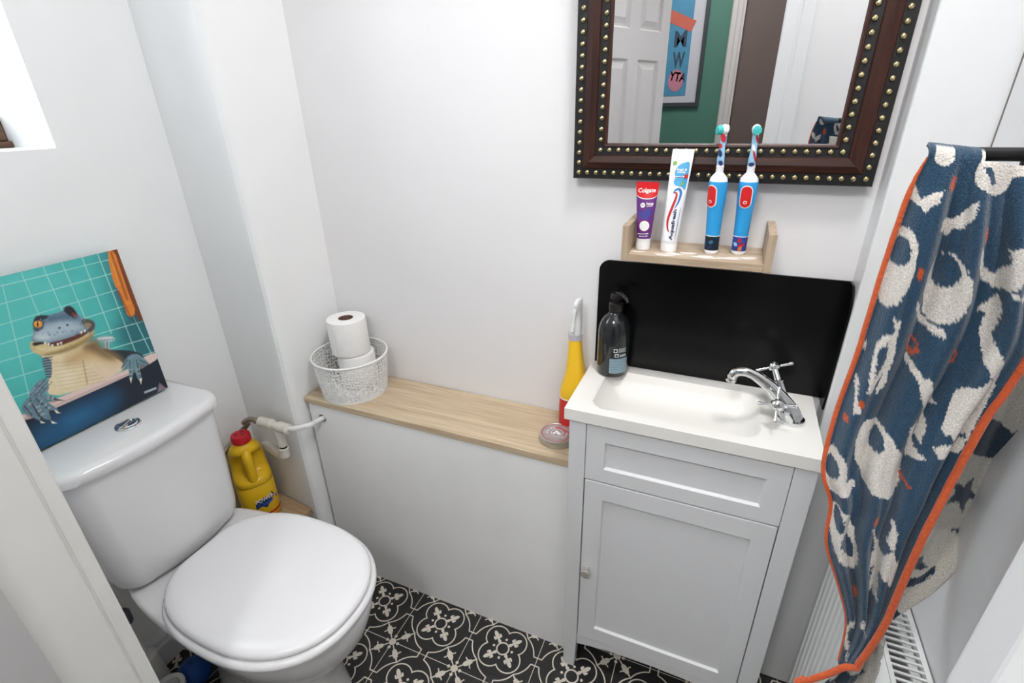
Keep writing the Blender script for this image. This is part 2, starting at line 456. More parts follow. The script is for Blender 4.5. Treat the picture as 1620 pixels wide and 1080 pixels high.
# pan: rim deck, bowl and pedestal
secs = []
for z, xc, af, ab, hw in ((0, -.80, .14, .22, .105), (.015, -.80, .138, .22, .103), (.10, -.80, .125, .21, .095), (.18, -.79, .135, .21, .098), (.25, -.77, .165, .24, .115), (.31, -.755, .19, .28, .138), (.35, -.75, .199, .33, .150), (.375, -.747, .201, .36, .155), (.392, -.747, .201, .37, .156), (.3985, -.747, .198, .37, .153), (.400, -.747, .190, .365, .146)):
    secs.append(([(max(x, -1.15), y) for x, y in egg(xc, af, ab, hw, eb=2.2 if z < .3 else 3.0)], z))
obj('pan', stack(secs), ceramic, t, smooth=True, ang=60)
secs = []
for z, d in ((.4008, .004), (.404, 0), (.410, 0), (.4155, .003), (.417, .008)):
    secs.append((egg(-.745, .205-d, .218-d, .166-d, yc=.470, eb=2.65, ef=2.25, xmin=-.957+d), z))
obj('seat', stack(secs), seatM, t, smooth=True, ang=60)
secs = []
for z, d in ((.4185, .006), (.421, .002), (.425, .001), (.430, .003), (.4335, .008), (.4355, .016), (.4362, .03), (.4364, .06)):
    secs.append((egg(-.745, .199-d, .216-d, .158-d, yc=.470, eb=2.65, ef=2.25, xmin=-.956+d), z))
obj('seat_lid', stack(secs), seatM, t, smooth=True, ang=60)

# ------------------------------------------------------------------ canvas picture on the cistern
p_bot = Vector((-1.096, 0, .7335)); p_top = Vector((-1.158, 0, 1.03))
cn = Vector((1, 0, 0)); up = (p_top-p_bot).normalized()
cn = Vector((up.z, 0, -up.x)).normalized()
c0 = at_plane(268, 617, p_bot, cn); c1 = at_plane(185, 394, p_bot, cn)
vup = (c1-c0); hC = up.dot(vup)
wC = .345
pic = thing('canvas_picture', 'canvas print of a crocodile in a bathtub, leaning on the cistern', 'picture', (c0.x, c0.y-wC/2, .7295))
e = 0.0
base = Vector((p_bot.x, 0, p_bot.z))
def cpt(y, h, d=0): return base + up*h + cn*d + Vector((0, y, 0))
def cyh(px, py):
    p = at_plane(px, py, p_bot, cn)
    return p.y, (p-base).dot(up)
yr0, h0 = cyh(268, 617); yr1, h1 = cyh(185, 394)
H = h1
V = []
for d in (-.017, -.0004):
    V += [cpt(yr0-wC, .001, d), cpt(yr0-.002*0, .001, d), cpt(yr1, H, d), cpt(yr1-wC, H, d)]
canvasM = mat('canvas_edge', rgb(70, 150, 150), .8, noise=.1)
obj('canvas', (V, [(0, 1, 2, 3), (4, 5, 6, 7), (0, 1, 5, 4), (1, 2, 6, 5), (2, 3, 7, 6), (3, 0, 4, 7)]), canvasM, pic)
def chaikin(P, k=2):
    for _ in range(k):
        Q = []
        for i in range(len(P)):
            p, q = P[i], P[(i+1) % len(P)]
            Q += [(p[0]*.75+q[0]*.25, p[1]*.75+q[1]*.25), (p[0]*.25+q[0]*.75, p[1]*.25+q[1]*.75)]
        P = Q
    return P

GX, GY = 300, 270
gy, gh = np.meshgrid(np.linspace(0, 1, GX+1), np.linspace(.002, 1, GY+1))
yy = (yr0+(yr1-yr0)*gh)-wC*(1-gy); hh_ = H*gh
P3 = np.stack([base.x+up.x*hh_, yy, base.z+up.z*hh_], -1)
qv = (P3-CAM) @ R.T
CX = ((810+F*qv[..., 0]/qv[..., 2])/.31496).ravel(); CYY = ((540-F*qv[..., 1]/qv[..., 2]-380)/.31481).ravel()
INK = np.zeros((CX.size, 3))
rg_ = np.random.default_rng(3); TAB = rg_.random((128, 128))
def vnoise(sc, ox=0):
    x = CX/sc+ox+500; y = CYY/sc+ox*1.7+500
    x0 = np.floor(x).astype(int); y0 = np.floor(y).astype(int); fx = x-x0; fy = y-y0
    fx = fx*fx*(3-2*fx); fy = fy*fy*(3-2*fy)
    g = lambda i, j: TAB[i % 128, j % 128]
    return (g(x0, y0)*(1-fx)+g(x0+1, y0)*fx)*(1-fy)+(g(x0, y0+1)*(1-fx)+g(x0+1, y0+1)*fx)*fy
NZ = {k: vnoise(k, k) for k in (5, 9, 16, 40)}
def ink(col, P, smooth=0, soft=3, alpha=1, nz=0, ns=9):
    if smooth: P = chaikin(P, smooth)
    P = np.array(P, float); x0, y0 = P.min(0)-soft; x1, y1 = P.max(0)+soft
    m_ = np.nonzero((CX >= x0) & (CX <= x1) & (CYY >= y0) & (CYY <= y1))[0]
    if not len(m_): return
    x, y = CX[m_], CYY[m_]; ins = np.zeros(len(m_), bool); d2 = np.full(len(m_), 1e9)
    for i in range(len(P)):
        (ax_, ay_), (bx_, by_) = P[i-1], P[i]
        if ay_ != by_:
            cr = ((ay_ > y) != (by_ > y)) & (x < (bx_-ax_)*(y-ay_)/(by_-ay_)+ax_); ins ^= cr
        ex, ey = bx_-ax_, by_-ay_; l2 = ex*ex+ey*ey+1e-9
        t_ = np.clip(((x-ax_)*ex+(y-ay_)*ey)/l2, 0, 1)
        d2 = np.minimum(d2, (x-ax_-t_*ex)**2+(y-ay_-t_*ey)**2)
    sd = np.where(ins, 1, -1)*np.sqrt(d2)
    al = np.clip(sd/(soft*2)+.5, 0, 1); al = (al*al*(3-2*al)*alpha)[:, None]
    c_ = np.array([lin(v) for v in col])[None, :]
    if nz: c_ = c_*(1+nz*(NZ[ns][m_]-.5)*2)[:, None]
    INK[m_] = INK[m_]*(1-al)+c_*al
def stroke(col, p, q, w=4, soft=1.5, alpha=1):
    dx, dy = q[0]-p[0], q[1]-p[1]; l = math.hypot(dx, dy); nx, ny = -dy/l*w/2, dx/l*w/2
    ink(col, [(p[0]+nx, p[1]+ny), (q[0]+nx, q[1]+ny), (q[0]-nx, q[1]-ny), (p[0]-nx, p[1]-ny)], soft=soft, alpha=alpha)
teal_ = (72, 184, 178); cream_ = (228, 212, 172); hide_ = (118, 142, 156); hd_ = (52, 66, 80); jaw_ = (206, 186, 132); tooth_ = (240, 236, 222)
ink(teal_, [(-900, -500), (1500, -500), (1500, 1600), (-900, 1600)], nz=.05, ns=40)
ink((96, 204, 196), [(-300, 200), (300, 90), (460, 380), (200, 640), (-200, 700)], 2, 120, .5)
ink((40, 124, 132), [(470, 0), (780, 0), (950, 700), (690, 660), (620, 500), (560, 300)], 2, 70, .9)
ink((24, 84, 96), [(560, 400), (800, 380), (840, 600), (600, 580)], 2, 60, .6)
for p, q in (((-150, 330), (60, 900)), ((10, 220), (150, 800)), ((105, 160), (230, 460)), ((215, 130), (330, 390)), ((310, 112), (440, 420)), ((412, 88), (560, 470)), ((490, 70), (680, 560)), ((610, 260), (765, 580)), ((-120, 260), (700, 60)), ((-120, 355), (700, 128)), ((-120, 462), (700, 215)), ((-120, 560), (720, 300)), ((-120, 645), (760, 395)), ((-120, 745), (780, 480)), ((-120, 850), (790, 555))):
    stroke((176, 226, 218), p, q, 4.2, 1.4, .8)
ink((24, 60, 76), [(560, 210), (740, 410), (700, 420), (640, 400), (570, 240)], 1, 14, .6)
ink((116, 58, 30), [(536, 46), (604, 38), (732, 400), (700, 402), (650, 330), (580, 210)], 0, 3)
ink((226, 132, 42), [(534, 56), (572, 46), (610, 160), (650, 280), (686, 365), (645, 392), (620, 320), (600, 250), (573, 228)], 1, 2, nz=.08, ns=16)
for p, q, w in (((556, 60), (640, 300), 12), ((590, 250), (655, 385), 10), ((600, 90), (690, 330), 8)): stroke((150, 76, 26), p, q, w, 6, .8)
stroke((238, 158, 60), (545, 60), (600, 225), 8, 5, .7)
ink((168, 184, 188), [(478, 495), (520, 478), (572, 482), (580, 505), (545, 512), (552, 555), (525, 555), (528, 512), (488, 508)], 2, 3, nz=.3, ns=9)
stroke((236, 244, 244), (490, 494), (566, 488), 5, 3); stroke((70, 96, 100), (535, 512), (540, 552), 5, 3)
ink((12, 30, 48), [(95, 905), (300, 830), (640, 680), (800, 590), (900, 790), (210, 1120), (180, 1075)], 0, 3, nz=.15, ns=16)
ink((24, 84, 124), [(140, 965), (330, 850), (560, 752), (640, 770), (520, 900), (380, 1000), (210, 1090)], 2, 60, .95)
ink((34, 104, 148), [(300, 900), (430, 840), (470, 860), (360, 950)], 2, 40, .6)
ink((10, 24, 40), [(560, 740), (800, 610), (880, 780), (640, 880)], 2, 60, .7)
ink((226, 202, 194), [(80, 884), (320, 778), (640, 652), (720, 585), (788, 560), (797, 592), (740, 628), (640, 682), (300, 833), (118, 912)], 1, 3)
ink((186, 152, 150), [(120, 905), (300, 828), (640, 680), (740, 624), (735, 615), (640, 668), (300, 815), (115, 895)], 0, 5, .6)
ink((40, 50, 60), [(505, 540), (560, 551), (650, 550), (722, 572), (716, 605), (650, 622), (600, 640), (540, 600)], 2, 5, nz=.25, ns=9)
ink(cream_, [(205, 565), (300, 575), (470, 495), (500, 545), (600, 600), (645, 650), (320, 782), (225, 772), (250, 680), (215, 600)], 1, 3, nz=.05, ns=16)
ink((196, 160, 110), [(320, 590), (470, 500), (510, 545), (620, 615), (560, 625), (470, 590), (400, 610), (330, 640)], 2, 40, .9)
ink((104, 78, 48), [(400, 545), (475, 485), (520, 545), (600, 596), (540, 600), (470, 560)], 2, 26, .85)
ink((228, 200, 180), [(420, 640), (580, 620), (640, 648), (440, 725)], 2, 30, .5)
ink((242, 232, 204), [(280, 640), (370, 640), (380, 720), (300, 745)], 2, 40, .6)
for k in range(8): stroke((186, 160, 112), (262+k*5, 618+k*19), (400+k*20, 600+k*15), 4, 3, .5)
stroke((150, 120, 76), (415, 600), (440, 724), 6, 4, .7)
ink(hide_, [(205, 590), (255, 583), (264, 680), (240, 705), (222, 645)], 2, 3, nz=.2, ns=5)
for k in range(8): stroke((34, 40, 46), (208+k*3, 596+k*13), (264-k*1, 586+k*14), 6, 2, .85)
ink(hide_, [(228, 685), (250, 735), (235, 768), (165, 802), (135, 782), (180, 715)], 2, 3, nz=.3, ns=9)
for k in range(9):
    for q_ in range(3): ink((58, 74, 86), disc_poly(158+k*9+q_*14, 775-k*10+q_*9, 5, 4, 8), 0, 2, .8)
hand1 = [(104, 835), (140, 785), (215, 770), (285, 782), (270, 803), (215, 800), (275, 835), (300, 862), (235, 845), (262, 905), (225, 900), (200, 880), (205, 912), (160, 885), (112, 862)]
ink((30, 44, 60), [(x+8, y+14) for x, y in hand1], 2, 10, .6)
ink((104, 132, 146), hand1, 2, 3, nz=.25, ns=9)
for p, q in (((150, 800), (195, 885)), ((180, 795), (245, 852)), ((165, 830), (215, 905)), ((120, 830), (160, 880))): stroke((44, 58, 66), p, q, 7, 3, .9)
for p, q in (((190, 860), (208, 850)), ((180, 840), (198, 832)), ((205, 878), (222, 868)), ((220, 835), (234, 822)), ((240, 848), (252, 836)), ((200, 815), (214, 804)), ((240, 803), (244, 778)), ((262, 800), (266, 782)), ((140, 830), (158, 815))): stroke((178, 190, 184), p, q, 6, 2, .8)
ink((70, 58, 50), [(268, 792), (332, 806), (276, 806)], 0, 2); ink(tooth_, [(272, 850), (304, 868), (283, 868)], 0, 2); ink(tooth_, [(200, 905), (228, 918), (205, 918)], 0, 2); ink(tooth_, [(255, 905), (287, 920), (262, 920)], 0, 2)
hand2 = [(648, 575), (690, 568), (730, 598), (750, 626), (695, 628), (712, 690), (704, 712), (688, 690), (672, 635), (664, 700), (652, 700), (645, 645), (628, 632), (600, 655), (622, 608)]
ink((10, 20, 34), [(x+10, y+10) for x, y in hand2], 2, 8, .7)
ink((110, 142, 152), hand2, 2, 3, nz=.25, ns=9)
for p, q in (((650, 600), (657, 690)), ((684, 600), (704, 700)), ((700, 600), (744, 622)), ((640, 600), (606, 645))): stroke((44, 62, 70), p, q, 5, 3, .9)
for p, q in (((648, 650), (664, 648)), ((650, 672), (664, 670)), ((684, 650), (700, 646)), ((690, 672), (706, 668))): stroke((186, 200, 196), p, q, 4, 2, .7)
for P_ in ([(650, 690), (663, 690), (658, 718)], [(700, 695), (713, 692), (708, 724)], [(603, 645), (615, 630), (596, 664)]): ink(tooth_, P_, 0, 2)
ink(jaw_, [(146, 520), (160, 562), (220, 584), (350, 558), (462, 494), (478, 440), (440, 450), (330, 505), (270, 532), (215, 512), (165, 505)], 2, 3, nz=.1, ns=9)
ink((140, 112, 66), [(210, 586), (350, 560), (462, 496), (476, 460), (400, 510), (320, 545), (230, 566)], 1, 12, .85)
ink((236, 222, 176), [(170, 530), (230, 540), (330, 525), (300, 550), (210, 565)], 2, 14, .6)
head = [(148, 512), (172, 455), (164, 405), (182, 380), (246, 376), (312, 358), (326, 333), (358, 328), (386, 365), (424, 396), (470, 404), (480, 446), (436, 466), (336, 500), (272, 525), (218, 508)]
ink((112, 140, 160), head, 2, 3, nz=.16, ns=9)
ink((180, 198, 208), [(170, 470), (230, 425), (330, 400), (410, 425), (420, 442), (330, 482), (262, 505), (185, 494)], 2, 26, .85)
ink((206, 216, 216), [(160, 490), (210, 470), (260, 490), (220, 505)], 2, 16, .8)
ink((66, 92, 116), [(230, 385), (320, 362), (390, 380), (380, 400), (300, 400), (240, 415)], 2, 16, .7)
ink((40, 50, 62), [(164, 404), (185, 376), (250, 376), (232, 396), (184, 410)], 1, 4, nz=.3, ns=5)
ink((34, 40, 52), [(316, 352), (330, 330), (358, 328), (392, 370), (378, 394), (338, 374)], 1, 5, nz=.3, ns=5)
ink((74, 62, 54), [(400, 400), (440, 393), (474, 406), (480, 440), (450, 470), (430, 440)], 2, 8, .9, nz=.2, ns=9)
ink((168, 148, 112), [(415, 420), (445, 412), (462, 425), (440, 450)], 2, 8, .8)
ink((130, 52, 36), [(358, 360), (386, 370), (388, 390), (364, 380)], 1, 4)
ink((44, 52, 60), disc_poly(192, 422, 30, 24, 20), 0, 5, .8); ink((234, 152, 42), disc_poly(191, 421, 22, 17, 20), 0, 3); ink((250, 190, 80), disc_poly(184, 415, 9, 7, 14), 0, 4, .8); ink((16, 16, 20), disc_poly(189, 421, 4.5, 14, 14), 0, 1.5); ink(tooth_, disc_poly(197, 413, 3, 3, 8), 0, 1.5)
ink((52, 62, 72), [(160, 436), (190, 446), (220, 432), (210, 450), (178, 462)], 1, 4, .9)
ink((26, 24, 24), [(158, 514), (215, 508), (244, 520), (215, 520), (170, 534)], 1, 4)
ink((96, 44, 36), [(225, 520), (330, 496), (440, 450), (438, 474), (340, 518), (270, 536)], 1, 4)
for x, y in ((226, 512), (243, 518), (262, 524), (290, 518), (306, 512), (408, 458), (425, 450)): ink(tooth_, [(x-7, y), (x+7, y-2), (x+1, y+15)], 0, 2)
for x, y in ((298, 440), (338, 426)): ink((24, 28, 36), disc_poly(x, y, 7, 5, 10), 0, 3)
rq_ = random.Random(5)
for k in range(46):
    x, y = rq_.uniform(200, 450), rq_.uniform(375, 480)
    ink((70, 96, 116) if k % 2 else (150, 176, 190), disc_poly(x, y, rq_.uniform(3, 7), rq_.uniform(2, 5), 8, .4), 0, 2.5, .55)
stroke((190, 204, 212), (725, 765), (784, 742), 9, 3, .9); ink((150, 130, 150), [(800, 715), (856, 762), (785, 795)], 0, 4, .8)
stroke((206, 160, 60), (745, 800), (770, 790), 8, 3, .8)
pv = [cpt(float(y_), float(h_), .0003) for y_, h_ in zip(yy.ravel(), hh_.ravel())]
pg = [(j*(GX+1)+i, j*(GX+1)+i+1, (j+1)*(GX+1)+i+1, (j+1)*(GX+1)+i) for j in range(GY) for i in range(GX)]
pM = bpy.data.materials.new('picture_print'); pM.use_nodes = True
pB = pM.node_tree.nodes['Principled BSDF']; pB.inputs['Roughness'].default_value = .5
vc = pM.node_tree.nodes.new('ShaderNodeVertexColor'); vc.layer_name = 'print'
pM.node_tree.links.new(vc.outputs['Color'], pB.inputs['Base Color'])
po_ = obj('printed_picture', (pv, pg), pM, pic, recalc=False)
ca = po_.data.color_attributes.new('print', 'FLOAT_COLOR', 'POINT')
ca.data.foreach_set('color', np.concatenate([INK, np.ones((INK.shape[0], 1))], 1).astype(np.float32).ravel())

# ------------------------------------------------------------------ yellow bleach bottle
bx0, by0, bz0 = -1.106, .722, .25
bl = thing('cleaner_bottle', 'yellow cleaner bottle with red cap in the corner by the cistern', 'bottle', (bx0, by0, bz0))
yel = mat('yellow_plastic', rgb(236, 190, 28), .32, noise=.02); redM = mat('red_plastic', rgb(196, 26, 40), .4, noise=.04)
r0 = .048
ax = Vector((-bx0, -by0, 0)).normalized()      # towards the room
def rr(t, off, rx, ry, z, n=40):
    side = Vector((-ax.y, ax.x, 0))
    out = []
    for i in range(n):
        th = 2*PI*i/n; ct, st_ = math.cos(th), math.sin(th)
        k = (abs(ct)**2.6+abs(st_)**2.6)**(-1/2.6)
        out.append(Vector((bx0, by0, bz0+z))+ax*(off+rx*ct*k)+side*(ry*st_*k))
    return out
rings = []
for z, off, rx, ry in ((0, 0, .036, .036), (.002, 0, .043, .043), (.008, 0, r0, r0), (.060, 0, r0, r0), (.118, 0, r0, r0), (.1205, 0, .0455, .0455), (.123, 0, r0, r0), (.136, 0, .0465, .0468), (.143, -.002, .042, .0462), (.148, -.014, .029, .0455), (.158, -.0175, .0245, .0448), (.180, -.018, .0235, .0435), (.200, -.017, .0235, .0425), (.209, -.013, .026, .041), (.216, -.006, .031, .039), (.223, -.002, .032, .037), (.230, 0, .029, .033), (.237, 0, .025, .027), (.243, 0, .020, .020), (.250, 0, .018, .018)):
    rings.append(rr(0, off, rx, ry, z))
obj('body', loft(rings), yel, bl, smooth=True, ang=70)
hp = [Vector((bx0, by0, bz0+z))+ax*o for o, z in ((.006, .226), (.022, .219), (.032, .204), (.0345, .18), (.0355, .158), (.035, .142), (.030, .128))]
obj('handle', tube(catmull(hp, 6), .0125, 14), yel, bl, smooth=True)
capg = []
n = 48
prof = [(.021, .246), (.0235, .2465), (.0235, .263), (.022, .267), (.016, .268)]
capr = []
for r, z in prof:
    capr.append([(bx0+(r+(.0007 if (i % 2 and .0225 < r) else 0))*math.cos(2*PI*i/n), by0+(r+(.0007 if (i % 2 and .0225 < r) else 0))*math.sin(2*PI*i/n), bz0+z) for i in range(n)])
cap = obj('cap', loft(capr), redM, bl, smooth=True, ang=30)
darkred = mat('dark_red_print', rgb(120, 14, 26), .5, noise=.05)
for k in range(3):
    Mx = Matrix.Translation((bx0, by0, bz0+.2682)) @ Matrix.Rotation(k*2.1, 4, 'Z') @ Matrix.Translation((.010, 0, 0))
    obj('cap_arrow', xf(prism([(-.005, -.003), (.0, -.006), (.005, 0), (.0, .004), (-.004, .003)], 0, .0006), Mx), darkred, cap)
def on_cyl(g, cx, cy, r, ang, z, d=.0004, tilt=0):
    """wrap flat geometry round a vertical cylinder, centred at angle ang"""
    V = []
    for v in g[0]:
        x = v.x*math.cos(tilt)-v.y*math.sin(tilt); y = v.x*math.sin(tilt)+v.y*math.cos(tilt)
        t_ = ang+x/r
        V.append(Vector((cx+(r+d)*math.cos(t_), cy+(r+d)*math.sin(t_), z+y)))
    return (V,)+tuple(g[1:])
def rr2(g, d=.0006):  # on the bleach bottle's rounded-square body
    V = []
    side = Vector((-ax.y, ax.x, 0))
    for v in g[0]:
        th = v.x/r0; ct, st_ = math.cos(th), math.sin(th); k = (abs(ct)**2.6+abs(st_)**2.6)**(-1/2.6)
        V.append(Vector((bx0, by0, bz0+v.y))+ax*((r0+d)*ct*k)+side*((r0+d)*st_*k))
    return (V,)+tuple(g[1:])
navyP = mat('navy_print', rgb(26, 44, 104), .45, noise=.05); whiteP = mat('white_print', rgb(244, 244, 244), .45, noise=.01)
blueP = mat('blue_print', rgb(52, 110, 190), .45, noise=.05); redP = mat('red_print', rgb(196, 24, 34), .45, noise=.03)
def shift(g, dx, dy): return ([Vector((v.x+dx, v.y+dy, v.z)) for v in g[0]],)+tuple(g[1:])
blob = fan([(-.024, .056), (.0, .070), (.022, .076), (.026, .060), (.012, .048), (.0, .034), (-.01, .042), (-.026, .038)])
lab = obj('label', rr2(shift(blob, .012, .012)), navyP, bl, recalc=False)
def tilt(g, t_):
    return ([Vector((v.x*math.cos(t_)-v.y*math.sin(t_), v.x*math.sin(t_)+v.y*math.cos(t_), 0)) for v in g[0]],)+tuple(g[1:])
obj('label_text', rr2(shift(tilt(text_geo('POWER', 1, .02, fit=(.046, .0125)), .12), .012, .076), .0009), whiteP, lab, recalc=False)
obj('label_text', rr2(shift(tilt(text_geo('Clean', 1, .02, fit=(.040, .013)), .12), .013, .062), .0009), blueP, lab, recalc=False)
obj('label_dot', rr2(shift(fan(disc_poly(0, 0, .005, .005)), .044, .066), .0008), mat('violet_print', rgb(130, 110, 180), .4, noise=.02), bl, recalc=False)
obj('red_band', rr2(grid2d(-.06, .06, .022, .028, 40, 1), .0006), redP, bl, recalc=False)

# ------------------------------------------------------------------ pipe tee and hose
pf = thing('pipe_fitting', 'white plastic water pipe and tee joining the panel to the cistern hose', 'pipe', (-1.0, .765, .5))
Yp = .757
A = lambda px, py, y=Yp: at(px, py, 'y', y)
p_h = Vector((hx, .860, hz)); 
obj('white_pipe', tube(catmull([Vector((hx, .868, hz)), Vector((hx, .838, hz)), Vector((hx-.008, .806, hz-.001)), A(490, 672, .783), A(470, 677, .765), A(452, 678)], 8), .0068, 16), white, pf, smooth=True)
def fitting(p, q, r, name, par=None, mt=offwhite):
    d = (q-p); path = [p, p+d*.06, p+d*.12, p+d*.5, p+d*.88, p+d*.94, q]
    return obj(name, tube(path, [r*.8, r, r, r*.96, r, r, r*.8], 18), mt, par or pf, smooth=True, ang=50)
pa, pb, pc = A(457, 679), A(437, 673), A(411, 666)
fitting(pa, A(441, 674.5), .0145, 'collar'); fitting(A(432, 671.5), pc, .0140, 'collar'); fitting(A(446, 676), A(426, 670), .0105, 'tee_body')
fitting(A(440, 678), A(448, 705), .0125, 'tee_branch')
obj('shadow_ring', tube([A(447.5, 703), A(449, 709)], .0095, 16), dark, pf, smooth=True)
el = fitting(A(448.5, 707), A(451, 721), .0135, 'elbow')
obj('elbow_run', tube(catmull([A(450, 715), A(446, 720, .765), A(436, 714, .775), A(424, 706, .790), A(419, 703, .801)], 6), .0115, 16), offwhite, pf, smooth=True)
fitting(A(413, 667), A(404, 665), .0085, 'hose_nut', mt=braid)
obj('hose', tube(catmull([A(406, 665), A(394, 663, .752), A(386, 668, .752), (-1.128, .766, .515), (-1.158, .745, .480), (-1.166, .690, .445), (-1.155, .65, .425), (-1.12, .622, .42)], 8), .0068, 14), braid, pf, smooth=True)

# ------------------------------------------------------------------ lattice basket
bcx, bcy = -.857, .9055
bk = thing('lattice_basket', 'round white lattice plastic basket on the oak board', 'basket', (bcx, bcy, ZS))
rb, rt, hb = .0825, .0945, .108
NU, NV = 690, 118
def hole(u, v):
    """dog-bone holes alternating upright and lying"""
    nu, nv = 46, 8.4
    x = u*nu; y = v*nv
    ix, iy = math.floor(x), math.floor(y)
    for dx, dy in ((0, 0), (1, 0), (-1, 0), (0, 1), (0, -1)):
        fx, fy = x-(ix+dx)-.5, y-(iy+dy)-.5
        if (ix+dx+iy+dy) % 2: fx, fy = fy, fx
        ax_ = abs(fx)
        if ax_ < .34 and abs(fy) < .15+.16*(ax_/.34)**2: return True
        if (ax_-.34)**2+(fy*.86)**2 < .25*.25: return True
    return False
V = []; Fc = []
for j in range(NV+1):
    vv = j/NV; r = rb+(rt-rb)*vv; z = ZS+.001+hb*vv
    for i in range(NU):
        th = 2*PI*i/NU; V.append(Vector((bcx+r*math.cos(th), bcy+r*math.sin(th), z)))
for j in range(NV):
    for i in range(NU):
        vv = (j+.5)/NV
        if .06 < vv < .955 and hole((i+.5)/NU, vv): continue
        k = (i+1) % NU
        Fc.append((j*NU+i, j*NU+k, (j+1)*NU+k, (j+1)*NU+i))
basketM = mat('basket_plastic', rgb(238, 238, 236), .4, noise=.01)
wl = obj('lattice_wall', (V, Fc), basketM, bk, smooth=False)
so = wl.modifiers.new('thick', 'SOLIDIFY'); so.thickness = .0018; so.offset = 0
pth = [(bcx+rt*math.cos(2*PI*i/80), bcy+rt*math.sin(2*PI*i/80), ZS+hb+.001) for i in range(80)]
def torus(cx, cy, cz, Rr, r, n=80, m_=12, sz=1):
    V = []; Fc = []
    for i in range(n):
        for j in range(m_):
            t1, t2 = 2*PI*i/n, 2*PI*j/m_
            V.append(Vector((cx+(Rr+r*math.cos(t2))*math.cos(t1), cy+(Rr+r*math.cos(t2))*math.sin(t1), cz+r*sz*math.sin(t2))))
    for i in range(n):
        for j in range(m_):
            a1 = (i+1) % n; b1 = (j+1) % m_
            Fc.append((i*m_+j, a1*m_+j, a1*m_+b1, i*m_+b1))
    return V, Fc
obj('rim', torus(bcx, bcy, ZS+hb, rt, .0028), basketM, bk, smooth=True)
obj('base', lathe([(rb-.004, .0004), (rb+.0012, .0006), (rb+.0015, .005), (rb-.001, .0055), (.001, .005)], bcx, bcy, ZS), basketM, bk, smooth=True)

def roll(name, label, cx, cy, z, r, h, leanx=0, leany=0):
    o = thing(name, label, 'toilet roll', (cx, cy, z), 'spare toilet rolls in the basket')
    sh_ = lambda v: Vector((v[0]+leanx*(v[2]-z), v[1]+leany*(v[2]-z), v[2]))
    prof = [(.0185, .0008), (r-.004, 0), (r-.001, .001), (r, .004), (r, h-.004), (r-.001, h-.001), (r-.004, h), (.0190, h-.0006), (.0188, .0012)]
    g = lathe(prof, cx, cy, z, 56, False, False); n = 56
    g[1].extend([(8*n+i, 8*n+(i+1) % n, (i+1) % n, i) for i in range(n)])
    obj('paper', ([sh_(v) for v in g[0]], g[1]), paper, o, smooth=True, ang=50)
    g = lathe([(.0187, .001), (.0187, h-.001), (.0175, h-.001), (.0175, .001)], cx, cy, z, 40, False, False); n = 40
    g[1].extend([(3*n+i, 3*n+(i+1) % n, (i+1) % n, i) for i in range(n)])
    obj('core', ([sh_(v) for v in g[0]], g[1]), cardboard, o, smooth=True, ang=50)
    th = -2.0
    sheet = on_cyl(grid2d(-.018, .018, -h*.47, h*.47, 10, 1), cx, cy, r, th, z+h/2, .0006)
    obj('loose_sheet', ([sh_(v) for v in sheet[0]], sheet[1]), paper, o, smooth=True)
    return o
roll('toilet_roll', 'lower toilet roll standing down inside the white basket', -.862, .934, ZS+.007, .0475, .092)
roll('toilet_roll', 'upper toilet roll stacked highest in the white basket', -.872, .931, ZS+.1005, .0490, .094, -.02, .0)

# ------------------------------------------------------------------ tin and spray cleaner on the board
tn = at(884, 692, 'z', ZS)
tx, ty = -.285, .886
tin = thing('round_tin', 'flat round silver tin with a printed lid on the oak board', 'tin', (tx, ty, ZS))
tr = .0385
alum = mat('tin_metal', rgb(196, 196, 192), .3, metal=.9, noise=.06)
obj('body', lathe([(tr-.002, 0), (tr-.0005, .001), (tr-.0005, .010), (tr-.003, .011)], tx, ty, ZS, 56), alum, tin, smooth=True)
tl = obj('lid', lathe([(tr-.002, .0105), (tr+.0006, .011), (tr+.0008, .0155), (tr-.0004, .0178), (tr-.003, .0182), (tr-.0042, .0172)], tx, ty, ZS, 56), alum, tin, smooth=True, ang=40)
zl = ZS+.0174
redT = mat('tin_red_print', rgb(186, 104, 108), .4, noise=.2, nscale=200)
greyP = mat('tin_grey_print', rgb(176, 166, 166), .35, metal=.3, noise=.35, nscale=90, stretch=(.3, 2.2, 1)); darkP = mat('tin_dark_print', rgb(96, 84, 86), .4, noise=.1)
Mt = Matrix.Translation((tx, ty, zl)) @ Matrix.Rotation(-.35, 4, 'Z')
def lay(g, z): return xf(([Vector((v.x, v.y, z)) for v in g[0]],)+tuple(g[1:]), Mt)
obj('lid_print', join(lay(setm(flat(disc_poly(0, 0, tr-.0045, tr-.0045, 48)), 0), 0), lay(setm(ring2d(0, 0, tr-.005, tr-.005, .0022, 48), 1), .0002),
    lay(setm(flat([(-.018, .012), (.02, .012), (.024, .020), (-.012, .022)]), 1), .00015), lay(setm(flat(disc_poly(0, 0, .0145, .0145)), 3), .0003), lay(setm(ring2d(0, 0, .0135, .0135, .0012), 2), .0004),
    lay(setm(flat(disc_poly(-.003, .003, .0045, .004)), 2), .0005), lay(setm(flat(disc_poly(.005, .0, .0045, .005)), 2), .0005), lay(setm(flat(disc_poly(-.004, -.005, .004, .0035)), 2), .0005),
    *[lay(setm(flat([(.022*math.cos(q)-.0018, .022*math.sin(q)-.0014), (.022*math.cos(q)+.0018, .022*math.sin(q)-.0014), (.022*math.cos(q)+.0018, .022*math.sin(q)+.0014), (.022*math.cos(q)-.0018, .022*math.sin(q)+.0014)]), 2), .0004) for q in (2.6, 2.9, 3.2, 3.5, 3.8, .6, .3, 0, -.3)]),
    [greyP, redT, whiteP, mat('tin_centre_print', rgb(150, 140, 142), .35, noise=.15)], tl, recalc=False)

